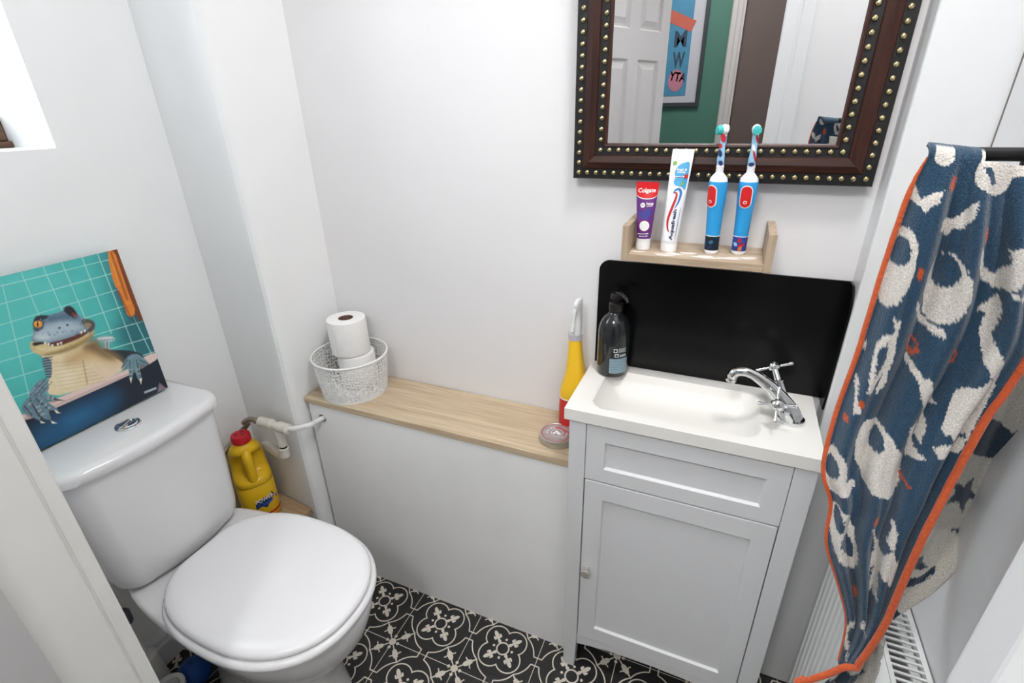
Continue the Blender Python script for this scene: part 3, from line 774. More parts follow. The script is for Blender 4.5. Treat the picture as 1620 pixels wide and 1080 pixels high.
sx_, sy_ = -.269, .952
sp = thing('spray_bottle', 'yellow and red trigger spray cleaner between basin and back wall', 'spray bottle', (sx_, sy_, ZS))
amb = mat('yellow_spray_plastic', rgb(246, 196, 44), .3, noise=.02); redS = mat('red_spray_sleeve', rgb(206, 44, 40), .35, noise=.05)
def sup(cx, cy, rx, ry, z, e=2.6, n=36):
    out = []
    for i in range(n):
        th = 2*PI*i/n; ct, st_ = math.cos(th), math.sin(th); k = (abs(ct)**e+abs(st_)**e)**(-1/e)
        out.append((cx+rx*ct*k, cy+ry*st_*k, z))
    return out
obj('red_sleeve', loft([sup(sx_, sy_, rx, ry, ZS+z) for z, rx, ry in ((0, .026, .030), (.003, .0295, .034), (.02, .030, .035), (.06, .030, .035), (.085, .0285, .034))]), redS, sp, smooth=True, ang=60)
obj('yellow_shoulder', loft([sup(sx_+dx, sy_, rx, ry, ZS+z) for z, rx, ry, dx in ((.0852, .0285, .034, 0), (.088, .0285, .0345, 0), (.10, .0285, .034, 0), (.12, .026, .031, .002), (.14, .021, .026, .003), (.17, .017, .020, .002), (.20, .0145, .0165, .001), (.222, .0135, .0135, 0))]), amb, sp, smooth=True, ang=60)
obj('white_band', loft([sup(sx_, sy_, .0290, .0346, ZS+z) for z in (.0835, .0865)]), whiteP, sp, smooth=True)
n = 40
obj('collar', loft([[(sx_+(.0145+(.0007 if i % 2 else 0))*math.cos(2*PI*i/n), sy_+(.0145+(.0007 if i % 2 else 0))*math.sin(2*PI*i/n), ZS+z) for i in range(n)] for z in (.2215, .235)]), mat('grey_collar', rgb(196, 192, 200), .4, noise=.03), sp)
clr = mat('clear_trigger_plastic', rgb(244, 245, 246), .25, trans=.12, ior=1.3)
obj('trigger_head', loft([sup(sx_+dx, sy_-.002+dy, rx, ry, ZS+z) for z, rx, ry, dx, dy in ((.235, .0135, .0135, 0, 0), (.245, .0135, .0150, 0, 0), (.262, .0125, .0150, .001, 0), (.28, .0095, .0150, .003, .001), (.292, .0072, .018, .005, .0), (.302, .0066, .022, .006, -.004), (.312, .0056, .021, .006, -.006), (.315, .004, .017, .006, -.006))]), clr, sp, smooth=True, ang=60)
obj('trigger', tube(catmull([(sx_+.005, sy_-.022, ZS+.305), (sx_+.004, sy_-.027, ZS+.29), (sx_+.002, sy_-.025, ZS+.268), (sx_, sy_-.028, ZS+.25)], 5), .0038, 10), clr, sp, smooth=True)

# ------------------------------------------------------------------ vanity unit
ZB = .760; YF = .788; VX0, VX1 = -.229, .193
va = thing('vanity_unit', 'pale grey vanity cabinet with one panelled door under the basin', 'cabinet', (-.018, .89, 0))
zt = .7355
obj('carcass', join(box(VX0+.004, VX1-.004, YF+.021, .997, .105, .705)), cabM, va, bevel=.001)
def stile(x0, x1, xt0, xt1):
    V = []
    for z, a0, a1, y1 in ((0, xt0, xt1, YF+.026), (.105, x0, x1, YF+.035), (zt, x0, x1, YF+.035)):
        V += [(a0, YF, z), (a1, YF, z), (a1, y1, z), (a0, y1, z)]
    Fc = [(0, 1, 2, 3), (8, 9, 10, 11)]
    for k in (0, 4):
        for i in range(4):
            j = (i+1) % 4; Fc.append((k+i, k+j, k+4+j, k+4+i))
    return [Vector(v) for v in V], Fc
obj('leg', stile(VX0, -.1955, -.226, -.199), cabM, va, bevel=.0015)
obj('leg', stile(.1585, VX1, .164, .190), cabM, va, bevel=.0015)
for x0, x1 in ((VX0, VX0+.03), (VX1-.03, VX1)):
    obj('leg', box(x0, x1, .962, .996, 0, .105), cabM, va, bevel=.0015)
obj('bottom_rail', prism([(-.1953, .124)]+[(.1583, .124)]+[(.1583, .088), (.13, .094), (.07, .102), (-.018, .105), (-.11, .102), (-.165, .094), (-.1953, .088)], YF+.003, YF+.021, 'y'), cabM, va, bevel=.0012)
def shaker(x0, x1, z0, z1, px0, px1, pz0, pz1, y0=YF+.0015, th=.018, dep=.006, bv=.003):
    V = []; Fc = []
    for y, (a0, a1, b0, b1) in ((y0+th, (x0, x1, z0, z1)), (y0, (x0, x1, z0, z1)), (y0, (px0, px1, pz0, pz1)), (y0+dep, (px0+bv, px1-bv, pz0+bv, pz1-bv))):
        V += [(a0, y, b0), (a1, y, b0), (a1, y, b1), (a0, y, b1)]
    for k in (0, 4, 8):
        for i in range(4):
            j = (i+1) % 4; Fc.append((k+i, k+j, k+4+j, k+4+i))
    Fc += [(0, 1, 2, 3), (12, 13, 14, 15)]
    return [Vector(v) for v in V], Fc
obj('drawer_front', shaker(-.1945, .1575, .601, .7335, -.158, .122, .633, .695), cabM, va, bevel=.0008)
dr = obj('door', shaker(-.1935, .1565, .1255, .5975, -.156, .1195, .165, .5545), cabM, va, bevel=.0008)
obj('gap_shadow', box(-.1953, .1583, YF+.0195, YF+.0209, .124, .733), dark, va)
kx, kz = -.1775, .350
kn = lathe([(.0042, 0), (.0042, .008), (.0055, .013), (.0095, .017), (.0105, .0195), (.0098, .022), (.006, .0235), (.001, .024)], n=32)
kp = at(929, 898, 'y', YF)
obj('knob', xf(kn, Matrix.Translation((kp.x, YF+.0018, kp.z)) @ Matrix.Rotation(PI/2, 4, 'X')), steel, dr, smooth=True, ang=50)

# basin with a moulded bowl
BX0, BX1, BY0, BY1 = -.2385, .1965, .784, .998
ba = thing('basin', 'white rectangular moulded basin on the vanity cabinet', 'basin', (-.02, .89, .736))
def bowl(x, y):
    """depth of the bowl under the basin top"""
    x0, x1, y0, y1 = -.197, .103, .806, .966
    def sd(inset):
        cx, cy_ = (x0+x1)/2, (y0+y1)/2; hx_, hy_ = (x1-x0)/2-inset, (y1-y0)/2-inset
        r = .035
        qx, qy = abs(x-cx)-hx_+r, abs(y-cy_)-hy_+r
        return math.hypot(max(qx, 0), max(qy, 0))+min(max(qx, qy), 0)-r
    s = -sd(0)
    if s <= 0: return 0
    t_ = min(s/.066, 1); k = 1-(1-t_)**3.0
    lip = min(s/.006, 1); lip = lip*lip*(3-2*lip)
    return .046*k*lip
NX, NY = 130, 66
V = []; Fc = []
for j in range(NY+1):
    for i in range(NX+1):
        x = BX0+(BX1-BX0)*i/NX; y = BY0+(BY1-BY0)*j/NY
        V.append(Vector((x, y, ZB-bowl(x, y))))
idx = lambda i, j: j*(NX+1)+i
for j in range(NY):
    for i in range(NX): Fc.append((idx(i, j), idx(i+1, j), idx(i+1, j+1), idx(i, j+1)))
per = [idx(i, 0) for i in range(NX+1)]+[idx(NX, j) for j in range(1, NY+1)]+[idx(i, NY) for i in range(NX-1, -1, -1)]+[idx(0, j) for j in range(NY-1, 0, -1)]
n0 = len(V)
for k in per: V.append(Vector((V[k].x, V[k].y, .7358)))
m_ = len(per)
for k in range(m_):
    Fc.append((per[k], n0+k, n0+(k+1) % m_, per[(k+1) % m_]))
basinM = mat('basin_resin', rgb(240, 238, 233), .42, noise=.005)
bo = obj('basin_top', (V, Fc), basinM, ba, smooth=True, ang=50, bevel=0)
# mixer tap
tp = at(1249, 661, 'z', ZB); TX, TY = .147, .887
ta = thing('basin_tap', 'chrome mixer tap with two cross handles on the basin', 'tap', (TX, TY, ZB))
Tq = lambda px, py, y=TY: at(px, py, 'y', y)
obj('base_flange', loft([[(TX+.004+rx*math.cos(2*PI*i/32), TY+ry*math.sin(2*PI*i/32), ZB+z) for i in range(32)] for z, rx, ry in ((0.0002, .024, .020), (.003, .0245, .0205), (.008, .0225, .019))]), chrome, ta, smooth=True)
pth = [Vector((TX+.004, TY, ZB+.006)), Vector((TX-.003, TY, ZB+.02)), Vector((TX-.016, TY, ZB+.038)), Tq(1222, 615), Tq(1200, 597), Tq(1183, 588.5), Tq(1170, 587), Tq(1161, 590), Tq(1158, 597)]
pth = catmull(pth, 6)
rad = []
for i in range(len(pth)):
    s = i/(len(pth)-1)
    rad.append(np.interp(s, [0, .15, .35, .55, .75, .88, 1], [.020, .0175, .012, .0088, .0085, .0095, .0085]))
obj('spout', tube(pth, [float(v) for v in rad], 20), chrome, ta, smooth=True)
e1, e2 = pth[-1], pth[-1]+Vector((-.002, 0, -.008))
obj('aerator', tube([e1, e1+(e2-e1)*.6, e2], [.0088, .0092, .0082], 18), chrome, ta, smooth=True)
def handle(ctr, root):
    axd = (ctr-root).normalized()
    h = obj('handle_stem', tube([root, root+(ctr-root)*.45, root+(ctr-root)*.5, root+(ctr-root)*.55, ctr], [.0085, .0075, .0095, .006, .0055], 18), chrome, ta, smooth=True, ang=50)
    xa = Vector((1, 0, 0)); xa = (xa-axd*xa.dot(axd)).normalized()
    Mh = frame_mat(ctr, xa, axd.cross(xa))
    hub = lathe([(.004, -.006), (.0095, -.005), (.0105, .001), (.0098, .005), (.0075, .0085), (.004, .0105), (.0005, .011)], n=24)
    obj('handle_hub', xf(hub, Mh if Mh.to_3x3().col[2].dot(axd) > 0 else Mh @ Matrix.Rotation(PI, 4, 'X')), chrome, ta, smooth=True, ang=60)
    bxis = Mh.to_3x3().col[0]; cxis = Mh.to_3x3().col[1]
    for d in (bxis, -bxis, cxis, -cxis):
        p0 = ctr+d*.006
        obj('handle_arm', tube([p0, ctr+d*.012, ctr+d*.024, ctr+d*.0300, ctr+d*.0315], [.0022, .0021, .0027, .0034, .0026], 14), chrome, ta, smooth=True)
handle(Tq(1229.5, 640, .845), Vector((TX-.008, TY-.013, ZB+.026)))
handle(Tq(1225, 580, .93), Vector((TX-.014, TY+.013, ZB+.040)))

# splashback
spl = thing('splashback', 'gloss black splashback panel behind the basin with rounded top corners', 'splashback', (-.02, .99, ZB))
def rp(x0, x1, z0, z1, r, n=8):
    P = [(x0, z0), (x1, z0)]
    P += [(x1, z1)]
    P += [(x0+r-r*math.sin(PI/2*i/n), z1-r+r*math.cos(PI/2*i/n)) for i in range(n+1)]
    return P
obj('back_sheet', prism(rp(-.2345, XP-.0008, ZB+.0006, .994, .022), .9935, .9985, 'y'), blackP, spl, bevel=.0006)
# the sheet's right-hand return on the pier
Pq = [(.9935, ZB+.0006), (.9935, .994)]+[(.9475+.0-.0+ (.046-.046*math.sin(PI/2*i/8)) *0+ .0 , 0) for i in ()]
ret = [(.9935, ZB+.0006), (.9935, .994)]+[(YP+.004+.028-.028*math.sin(PI/2*i/8)+.0, .994-.05+.05*math.cos(PI/2*i/8)) for i in range(9)]+[(YP+.004, ZB+.0006)]
obj('side_return', prism(ret, XP-.0045, XP-.0008, 'x'), blackP, spl, bevel=.0004)

# soap bottle
so_x, so_y = -.188, .960
so = thing('soap_bottle', 'dark glossy pump soap bottle on the basin corner', 'soap bottle', (so_x, so_y, ZB))
sm = mat('dark_soap_plastic', rgb(26, 30, 32), .18, coat=.4, noise=.1, nscale=20)
SR = .0328
obj('bottle', lathe([(SR-.006, .0004), (SR-.002, .0015), (SR, .006), (SR, .095), (SR-.0012, .106), (SR-.005, .118), (SR-.011, .128), (SR-.017, .134), (.0135, .137), (.0125, .139), (.0125, .142)], so_x, so_y, ZB, 48), sm, so, smooth=True, ang=50)
pumpM = mat('pump_black', rgb(24, 22, 22), .35, noise=.08)
pu = obj('pump', lathe([(.0135, .140), (.0142, .141), (.0142, .157), (.0125, .159), (.006, .1605), (.006, .166), (.012, .167), (.0122, .174), (.0105, .178), (.004, .1795)], so_x, so_y, ZB, 32), pumpM, so, smooth=True, ang=40)
obj('nozzle', tube(catmull([(so_x, so_y, ZB+.1755), (so_x+.010, so_y-.004, ZB+.1765), (so_x+.021, so_y-.012, ZB+.173), (so_x+.026, so_y-.016, ZB+.166)], 5), [.006]*6+[.005]*5+[.0042]*5, 12), pumpM, pu, smooth=True)
palB = mat('pale_blue_print', rgb(150, 176, 188), .4, noise=.12, nscale=600, stretch=(1, 1, 6))
la = -PI/2+.55
obj('label', on_cyl(grid2d(-.020, .020, -.018, .016, 12, 1), so_x, so_y, SR, la+.08, ZB+.030, .0004), palB, so, recalc=False)
small = []
for k in range(9):
    small.append(shift(grid2d(-.019, .019, -.0005, .0005, 8, 1), 0, -.0155+k*.0037))
obj('barcode_lines', on_cyl(join(*small), so_x, so_y, SR, la+.08, ZB+.030, .0007), mat('barcode_ink', rgb(86, 112, 124), .4, noise=.05), so, recalc=False)
marks = [grid2d(-.0155, -.0075, .060, .0685, 3, 1), grid2d(-.0130, -.0045, .0495, .057, 3, 1)]
for k in range(5): marks.append(grid2d(-.0055, .013-.003*(k % 2), .0605+.0019*k, .0613+.0019*k, 6, 1))
for k in range(4): marks.append(grid2d(-.002+.0038*k, .0008+.0038*k, .0505, .055, 2, 1))
obj('label_marks', on_cyl(join(*marks), so_x, so_y, SR, la+.15, ZB, .0005), mat('grey_white_print', rgb(190, 200, 204), .4, noise=.05), so, recalc=False)
ik = [shift(fan(disc_poly(0, 0, .0025, .0027, 12)), -.0115, .0643), shift(fan(disc_poly(0, 0, .0027, .0022, 12)), -.0088, .0533)]
obj('icon', on_cyl(join(*ik), so_x, so_y, SR, la+.15, ZB, .0008), sm, so, recalc=False)

# ------------------------------------------------------------------ toothbrush shelf
TZ = 1.040; SY0 = .888
ts = thing('wall_shelf', 'small oak wall shelf with raised ends under the mirror', 'shelf', (-.05, .95, 1.027))
SX0, SX1 = -.172, .0725
obj('base_board', box(SX0+.0125, SX1-.0125, SY0, .999, 1.0265, TZ), oakS, ts, bevel=.0008)
obj('end_board', box(SX0, SX0+.0125, SY0, .999, 1.0265, 1.0895), oakSz, ts, bevel=.0008)
obj('end_board', box(SX1-.0125, SX1, SY0, .999, 1.0265, 1.0895), oakSz, ts, bevel=.0008)
spills = []
for k, (x, y, rx, ry) in enumerate(((-.145, .905, .012, .006), (-.10, .897, .016, .007), (-.085, .91, .014, .008), (-.03, .905, .022, .008), (.01, .91, .018, .007), (.038, .92, .014, .010), (-.06, .92, .012, .01))):
    P = [(x+rx*(1+.35*math.sin(3*q+k))*math.cos(q), y+ry*(1+.3*math.cos(2*q+k))*math.sin(q), 0) for q in [2*PI*i/22 for i in range(22)]]
    spills.append(([Vector((p[0], p[1], TZ+.0003)) for p in P], [tuple(range(22))]))
so2 = obj('dried_toothpaste', join(*spills), mat('dried_paste', rgb(232, 224, 216), .7, noise=.05), ts, recalc=False)

# toothpaste tubes
class Tube:
    """toothpaste tube: round at the cap, flat crimp on top"""
    def __init__(s, base, xtop, ytop, r, w, h, hc, facing):
        s.base, s.xt, s.yt, s.r, s.w, s.h, s.hc = Vector(base), xtop, ytop, r, w, h, hc
        s.fx = Vector((math.cos(facing), math.sin(facing), 0)); s.fy = Vector((-math.sin(facing), math.cos(facing), 0))
    def ctr(s, v):
        p = s.base.copy(); p.x += s.xt*v; p.y += s.yt*v; p.z += s.hc+(s.h-s.hc)*v; return p
    def dims(s, v):
        k = min(v/.93, 1)
        return s.r+(s.w-s.r)*k, max(s.r*(1-k)**.8, .0012)
    def P(s, u, v, d=0):
        """u in -1..1 across the front face"""
        a_, b_ = s.dims(v); th = u*PI/2
        return s.ctr(v)+s.fx*((a_)*math.sin(th))-s.fy*((b_+d)*math.cos(th)+d*.3)
    def flatP(s, x, v, d=.0005):
        a_, b_ = s.dims(v); q = max(-.98, min(.98, x/a_))
        return s.ctr(v)+s.fx*x-s.fy*(b_*math.sqrt(1-q*q)+d)
    def ring(s, v, n=40):
        a_, b_ = s.dims(v)
        return [s.ctr(v)+s.fx*(a_*math.sin(2*PI*i/n))-s.fy*(b_*math.cos(2*PI*i/n)) for i in range(n)]
    def body(s): return loft([s.ring(v) for v in [0, .02, .05]+[.1*i for i in range(1, 10)]+[.93, .96, 1]])
    def wrap(s, g, d=.0005): return ([s.flatP(v.x, v.y, d) for v in g[0]],)+tuple(g[1:])
    def band(s, v0, v1, d=.0004, u0=-.97, u1=.97, nu=24, nv=8):
        V = [s.P(u0+(u1-u0)*i/nu, v0+(v1-v0)*j/nv, d) for j in range(nv+1) for i in range(nu+1)]
        return V, grid2d(0, 1, 0, 1, nu, nv)[1]
    def cap(s):
        prof = [(s.r*.92, 0), (s.r, .001), (s.r, s.hc*.72), (s.r*.99, s.hc*.75), (s.r*1.0, s.hc*.78), (s.r*1.0, s.hc)]
        return lathe(prof, s.base.x, s.base.y, s.base.z, 36)
capW = mat('white_cap', rgb(240, 240, 242), .35, noise=.01)
tubeW = mat('tube_white', rgb(238, 240, 243), .3, noise=.01)
purple = mat('tube_purple', rgb(100, 44, 124), .35, noise=.15, nscale=40)
tred = mat('tube_red', rgb(214, 26, 34), .32, noise=.02)
T1 = Tube((-.1405, .928, TZ), -.003, .012, .0125, .0195, .1165, .021, .0)
tc1 = thing('toothpaste_tube', 'short purple and red toothpaste tube at the shelf\'s left end', 'toothpaste', (-.1405, .928, TZ))
obj('cap', T1.cap(), capW, tc1, smooth=True, ang=40)
tb = obj('tube', T1.body(), [purple], tc1, smooth=True, ang=60)
nu = 28
V = []
for j in range(7):
    for i in range(nu+1):
        u = -1+2*i/nu; v0 = .80-.085*(1-u*u); V.append(T1.P(u*.985, v0+(1.0-v0)*j/6, .0004))
obj('red_top', (V, grid2d(0, 1, 0, 1, nu, 6)[1]), tred, tb, recalc=False)
V = []
for j in range(2):
    for i in range(nu+1):
        u = -1+2*i/nu; V.append(T1.P(u*.985, .80-.085*(1-u*u)-.016*j*(1-u*u*.6), .0006))
obj('white_stripe', (V, grid2d(0, 1, 0, 1, nu, 1)[1]), whiteP, tb, recalc=False)
def vtext(T, s, cx, cv, w, hv, d=.0009, bold=.02, shear=0, rot=False, t=0):
    g = text_geo(s, 1, bold, shear, fit=(w, hv*T.h) if not rot else (hv*T.h, w))
    V = []
    for v in g[0]:
        x, y = (v.x, v.y) if not rot else (-v.y, v.x)
        if t: x, y = x*math.cos(t)-y*math.sin(t), x*math.sin(t)+y*math.cos(t)
        V.append(Vector((cx+x, cv+y/(T.h-T.hc), 0)))
    return T.wrap((V, g[1]), d)
obj('brand_text', vtext(T1, 'Colgate', .0, .845, .030, .082, bold=.015, shear=.12, t=.05), whiteP, tb, recalc=False)
def vshape(T, poly, d=.0008):
    hh = T.h-T.hc
    return T.wrap(fan([(x, v) for x, v in poly]), d)
def vdisc(T, x, v, r, d=.0008, ry=None): return vshape(T, [(px, v+(py)/(T.h-T.hc)) for px, py in disc_poly(x, 0, r, ry or r, 20)], d)
obj('age_badge', join(setm(vdisc(T1, -.005, .595, .0042, .0007), 0), setm(vtext(T1, '3+', -.005, .6, .0045, .035, d=.0012), 1)), [whiteP, purple], tb, recalc=False)
# illegible white lettering stays as small strokes
for g_ in [*[vshape(T1, [(x0, .60), (x0+.0016, .60), (x0+.0016, .645-.01*(k % 2)), (x0, .645-.01*(k % 2))]) for k, x0 in enumerate((.0015, .004, .0065, .009, .0112))], vshape(T1, [(.002, .572), (.012, .578), (.012, .588), (.002, .582)]),
    vshape(T1, [(-.010, .075), (.009, .09), (.009, .105), (-.010, .09)]), vshape(T1, [(-.007, .035), (.008, .05), (.008, .062), (-.007, .05)])]:
    obj('print_stroke', g_, whiteP, tb, recalc=False)
obj('round_seal', join(setm(vdisc(T1, .001, .235, .0098, .0007), 0), setm(vdisc(T1, .001, .235, .0085, .0010), 1), setm(vdisc(T1, .001, .235, .0066, .0013), 2)), [mat('magenta_print', rgb(150, 40, 100), .4, noise=.05), whiteP, mat('seal_inner', rgb(228, 230, 232), .4, noise=.05)], tb, recalc=False)
obj('blue_patch', join(vdisc(T1, -.006, .43, .0055, .0006), vdisc(T1, .006, .48, .006, .0006), vdisc(T1, .002, .40, .006, .0006)), mat('indigo_print', rgb(58, 62, 140), .4, noise=.15, nscale=60), tb, recalc=False)

T2 = Tube((-.0955, .930, TZ), .005, .022, .0142, .0178, .170, .0205, .0)
tc2 = thing('toothpaste_tube', 'tall white and blue striped toothpaste tube on the wall shelf', 'toothpaste', (-.0955, .930, TZ))
obj('cap', T2.cap(), capW, tc2, smooth=True, ang=40)
tb2 = obj('tube', T2.body(), tubeW, tc2, smooth=True, ang=60)
skyP = mat('sky_print', rgb(72, 164, 214), .4, noise=.22, nscale=50); greenP = mat('green_print', rgb(126, 178, 76), .4, noise=.1); dnavy = mat('deep_navy_print', rgb(24, 34, 84), .4, noise=.03)
obj('water_splash', vshape(T2, chaikin([(-.003, .84), (.010, .87), (.0145, .86), (.0145, .62), (.012, .55), (.009, .60), (-.002, .61), (-.008, .635), (-.006, .70), (-.009, .76)], 2), .0004), skyP, tb2, recalc=False)
obj('flavour_text', join(vtext(T2, 'fresh &', .003, .785, .0165, .024, .0009, .03), vtext(T2, 'minty', .003, .755, .0145, .024, .0009, .03)), whiteP, tb2, recalc=False)
obj('claim_box', join(setm(vshape(T2, [(-.008, .685), (.014, .70), (.014, .725), (-.008, .71)], .0008), 0), setm(vshape(T2, [(.0085, .69), (.0145, .695), (.0145, .735), (.0085, .73)], .0011), 1), setm(vshape(T2, [(-.006, .697), (.007, .705), (.007, .711), (-.006, .703)], .0012), 2)), [whiteP, redP, dnavy], tb2, recalc=False)
obj('leaf_mark', vshape(T2, chaikin([(.004, .60), (.010, .635), (.008, .665), (.004, .64)], 2), .0009), greenP, tb2, recalc=False)
obj('green_badge', vshape(T2, [(-.0135, .83), (-.0075, .835), (-.0075, .875), (-.0135, .87)], .0008), greenP, tb2, recalc=False)
def swoosh(pts, w):
    P = catmull([Vector((x, v*.1495, 0)) for x, v in pts], 6); L_, R_ = [], []
    for i, p in enumerate(P):
        tt = (P[min(i+1, len(P)-1)]-P[max(i-1, 0)]).normalized(); nn = Vector((-tt.y, tt.x, 0)); s = i/(len(P)-1)
        ww = w*math.sin(PI*min(max(s, .04), .97))**.6
        L_.append(p+nn*ww); R_.append(p-nn*ww)
    n = len(P); V = [Vector((p.x, p.y/.1495, 0)) for p in L_+R_]
    return V, [(i, i+1, n+i+1, n+i) for i in range(n-1)]
obj('swoosh_blue', T2.wrap(swoosh([(-.005, .53), (-.002, .565), (.004, .575), (.0075, .53), (.006, .44), (.001, .36)], .0020), .0006), mat('swoosh_blue_print', rgb(40, 120, 190), .4, noise=.03), tb2, recalc=False)
obj('swoosh_red', T2.wrap(swoosh([(-.004, .53), (.0, .535), (.001, .49), (-.002, .40), (-.0055, .30), (-.007, .22), (-.005, .14), (-.001, .10)], .0021), .0008), redP, tb2, recalc=False)
obj('brand_text', vtext(T2, 'Aquafresh', .0035, .185, .0075, .30, .0012, .03, 0, True), dnavy, tb2, recalc=False)
obj('small_print', T2.wrap(swoosh([(.0098, .02+.0), (.0104, .2), (.0112, .38)], .0004), .001), dnavy, tb2, recalc=False)

# electric toothbrushes
cyan = mat('brush_blue', rgb(48, 158, 222), .35, noise=.02, bump=.1, bscale=600)
btop = mat('brush_white', rgb(240, 241, 242), .3, noise=.01)
bred = mat('brush_button_red', rgb(214, 34, 36), .35, noise=.03)
teal = mat('bristle_teal', rgb(70, 196, 196), .6, noise=.2, nscale=400, bump=.6, bscale=500)
wrapD = mat('wrap_dark', rgb(16, 34, 48), .35, noise=.5, nscale=120); wrapB = mat('wrap_blue', rgb(44, 70, 160), .35, noise=.4, nscale=140)
patR = mat('patch_red', rgb(186, 34, 44), .4, noise=.15); patB = mat('patch_light', rgb(150, 196, 226), .4, noise=.15); patN = mat('patch_navy', rgb(30, 44, 96), .4, noise=.2)
def brush(bx_, by_, dx, dy, face, hface, label, wrapm, pats, neckpats):
    """face: angle of the button; hface: angle of the bristles"""
    o = thing('electric_toothbrush', label, 'toothbrush', (bx_, by_, TZ), 'electric toothbrushes on the wall shelf')
    HH = .200
    def ctr(z): return Vector((bx_+dx*z/HH, by_+dy*z/HH, TZ+z))
    def rad_(z): return float(np.interp(z, [0, .003, .006, .030, .07, .10, .118, .126, .131, .134], [.0095, .0113, .0116, .0118, .0130, .0148, .0152, .0135, .0095, .0068]))
    def rg(z, r, n=36): p = ctr(z); return [p+Vector((r*math.cos(2*PI*i/n), r*math.sin(2*PI*i/n), 0)) for i in range(n)]
    def surf(ang, z, d): p = ctr(z); r = rad_(z)+d; return p+Vector((r*math.cos(ang), r*math.sin(ang), 0))
    def wrapg(g, ang, z0, d): return ([surf(ang+v.x/rad_(z0+v.y), z0+v.y, d) for v in g[0]],)+tuple(g[1:])
    h = obj('handle', loft([rg(z, rad_(z)) for z in (.0325, .04, .05, .06, .07, .08, .09, .10, .108, .114, .118, .121)]), cyan, o, smooth=True, ang=60)
    obj('foot', loft([rg(z, rad_(z)) for z in (0, .001, .003, .006, .0075)]), btop, o, smooth=True, ang=60)
    wr = obj('picture_band', loft([rg(z, rad_(z)+.0001) for z in (.0075, .015, .025, .0315)]), wrapm, o, smooth=True, ang=60)
    obj('white_ring', loft([rg(z, rad_(z)+.0003) for z in (.0315, .0328)]), btop, o, smooth=True)
    obj('collar', loft([rg(z, rad_(z)) for z in (.121, .124, .126, .129, .131, .133, .134)]), btop, o, smooth=True, ang=60)
    for k, (x, z, rx, rz, mm) in enumerate(pats):
        obj('patch', wrapg(fan(disc_poly(x, z, rx, rz, 14, .4*k)), face, 0, .0004+.0001*k), mm, wr, recalc=False)
    def stad(w, hh, n=10):
        P = []
        for i in range(n+1): P.append((w*math.cos(PI*i/n), hh-w+w*math.sin(PI*i/n)))
        for i in range(n+1): P.append((w*math.cos(PI+PI*i/n), -hh+w+w*math.sin(PI+PI*i/n)))
        return P
    bt_ = obj('button_surround', wrapg(fan(stad(.0096, .0185)), face, .098, .0009), btop, o, recalc=False)
    bb = obj('power_button', wrapg(fan(stad(.0078, .0167)), face, .098, .0016), bred, o, recalc=False)
    obj('power_mark', wrapg(join(ring2d(0, -.0085, .0026, .0026, .0007, 20), shift(grid2d(-.0004, .0004, -.0082, -.0062, 1, 1), 0, 0)), face, .098, .0022), btop, bb, recalc=False)
    # replaceable head
    hd = obj('neck', loft([rg(z, r, 24) for z, r in ((.134, .0062), (.142, .0060), (.1435, .0066), (.145, .0060), (.16, .0052), (.175, .0044), (.190, .0042), (.195, .0046))]), btop, o, smooth=True, ang=60)
    nb = obj('neck_wrap', loft([rg(z, r+.0002, 24) for z, r in ((.147, .0059), (.16, .0052), (.175, .0044), (.188, .0042))], False, False), patB, hd, smooth=True)
    for k, (x, z, rx, rz, mm) in enumerate(neckpats):
        rn = float(np.interp(z, [.14, .16, .18, .2], [.006, .0052, .0044, .0042]))
        g = fan(disc_poly(x, z, rx, rz, 12, .3))
        V = []
        for v in g[0]:
            p = ctr(v.y); a_ = face+v.x/rn; rq = float(np.interp(v.y, [.14, .145, .16, .18, .2], [.006, .006, .0052, .0044, .0042]))+.0007+.0001*k
            V.append(p+Vector((rq*math.cos(a_), rq*math.sin(a_), 0)))
        obj('neck_patch', (V, g[1]), mm, hd, recalc=False)
    hp_ = ctr(.199); hd_ = Vector((math.cos(hface), math.sin(hface), 0))
    Mh = frame_mat(hp_, Vector((-hd_.y, hd_.x, 0)), Vector((0, 0, 1)))
    if Mh.to_3x3().col[2].dot(hd_) < 0: Mh = Mh @ Matrix.Rotation(PI, 4, 'Y')
    obj('head_disc', xf(lathe([(.004, -.0065), (.0066, -.0045), (.0072, 0), (.0070, .0032)], n=24), Mh), btop, hd, smooth=True)
    obj('bristles', xf(lathe([(.0062, .003), (.0066, .008), (.0064, .0115), (.0035, .0122)], n=24), Mh), teal, hd, smooth=True, ang=40)
brush(-.0235, .934, -.0075, .014, -PI/2-.62, -PI/2-1.1, 'blue electric toothbrush with dark base band, left of the pair', wrapD,
      [(-.004, .018, .004, .005, patN), (.006, .022, .004, .003, mat('patch_steel', rgb(60, 110, 140), .4, noise=.3)), (.004, .013, .005, .002, patN)],
      [(.003, .188, .004, .007, patR), (.001, .165, .003, .006, patN), (-.002, .156, .004, .004, patB), (.004, .150, .003, .004, patN), (.0, .176, .003, .004, patR)])
brush(.0205, .9435, -.003, .010, -PI/2-.08, -PI/2+.1, 'blue electric toothbrush with patterned blue base band, right of the pair', wrapB,
      [(.0, .026, .003, .004, patR), (.004, .018, .006, .003, patR), (-.006, .019, .003, .004, patB), (.002, .012, .005, .003, mat('patch_orange', rgb(190, 110, 70), .4, noise=.1)), (-.003, .011, .003, .002, patN)],
      [(-.002, .188, .003, .006, patB), (.003, .186, .002, .006, patR), (.0, .172, .002, .007, btop), (-.002, .155, .004, .006, patB), (.003, .160, .0015, .010, patR), (.0, .148, .004, .003, patN)])

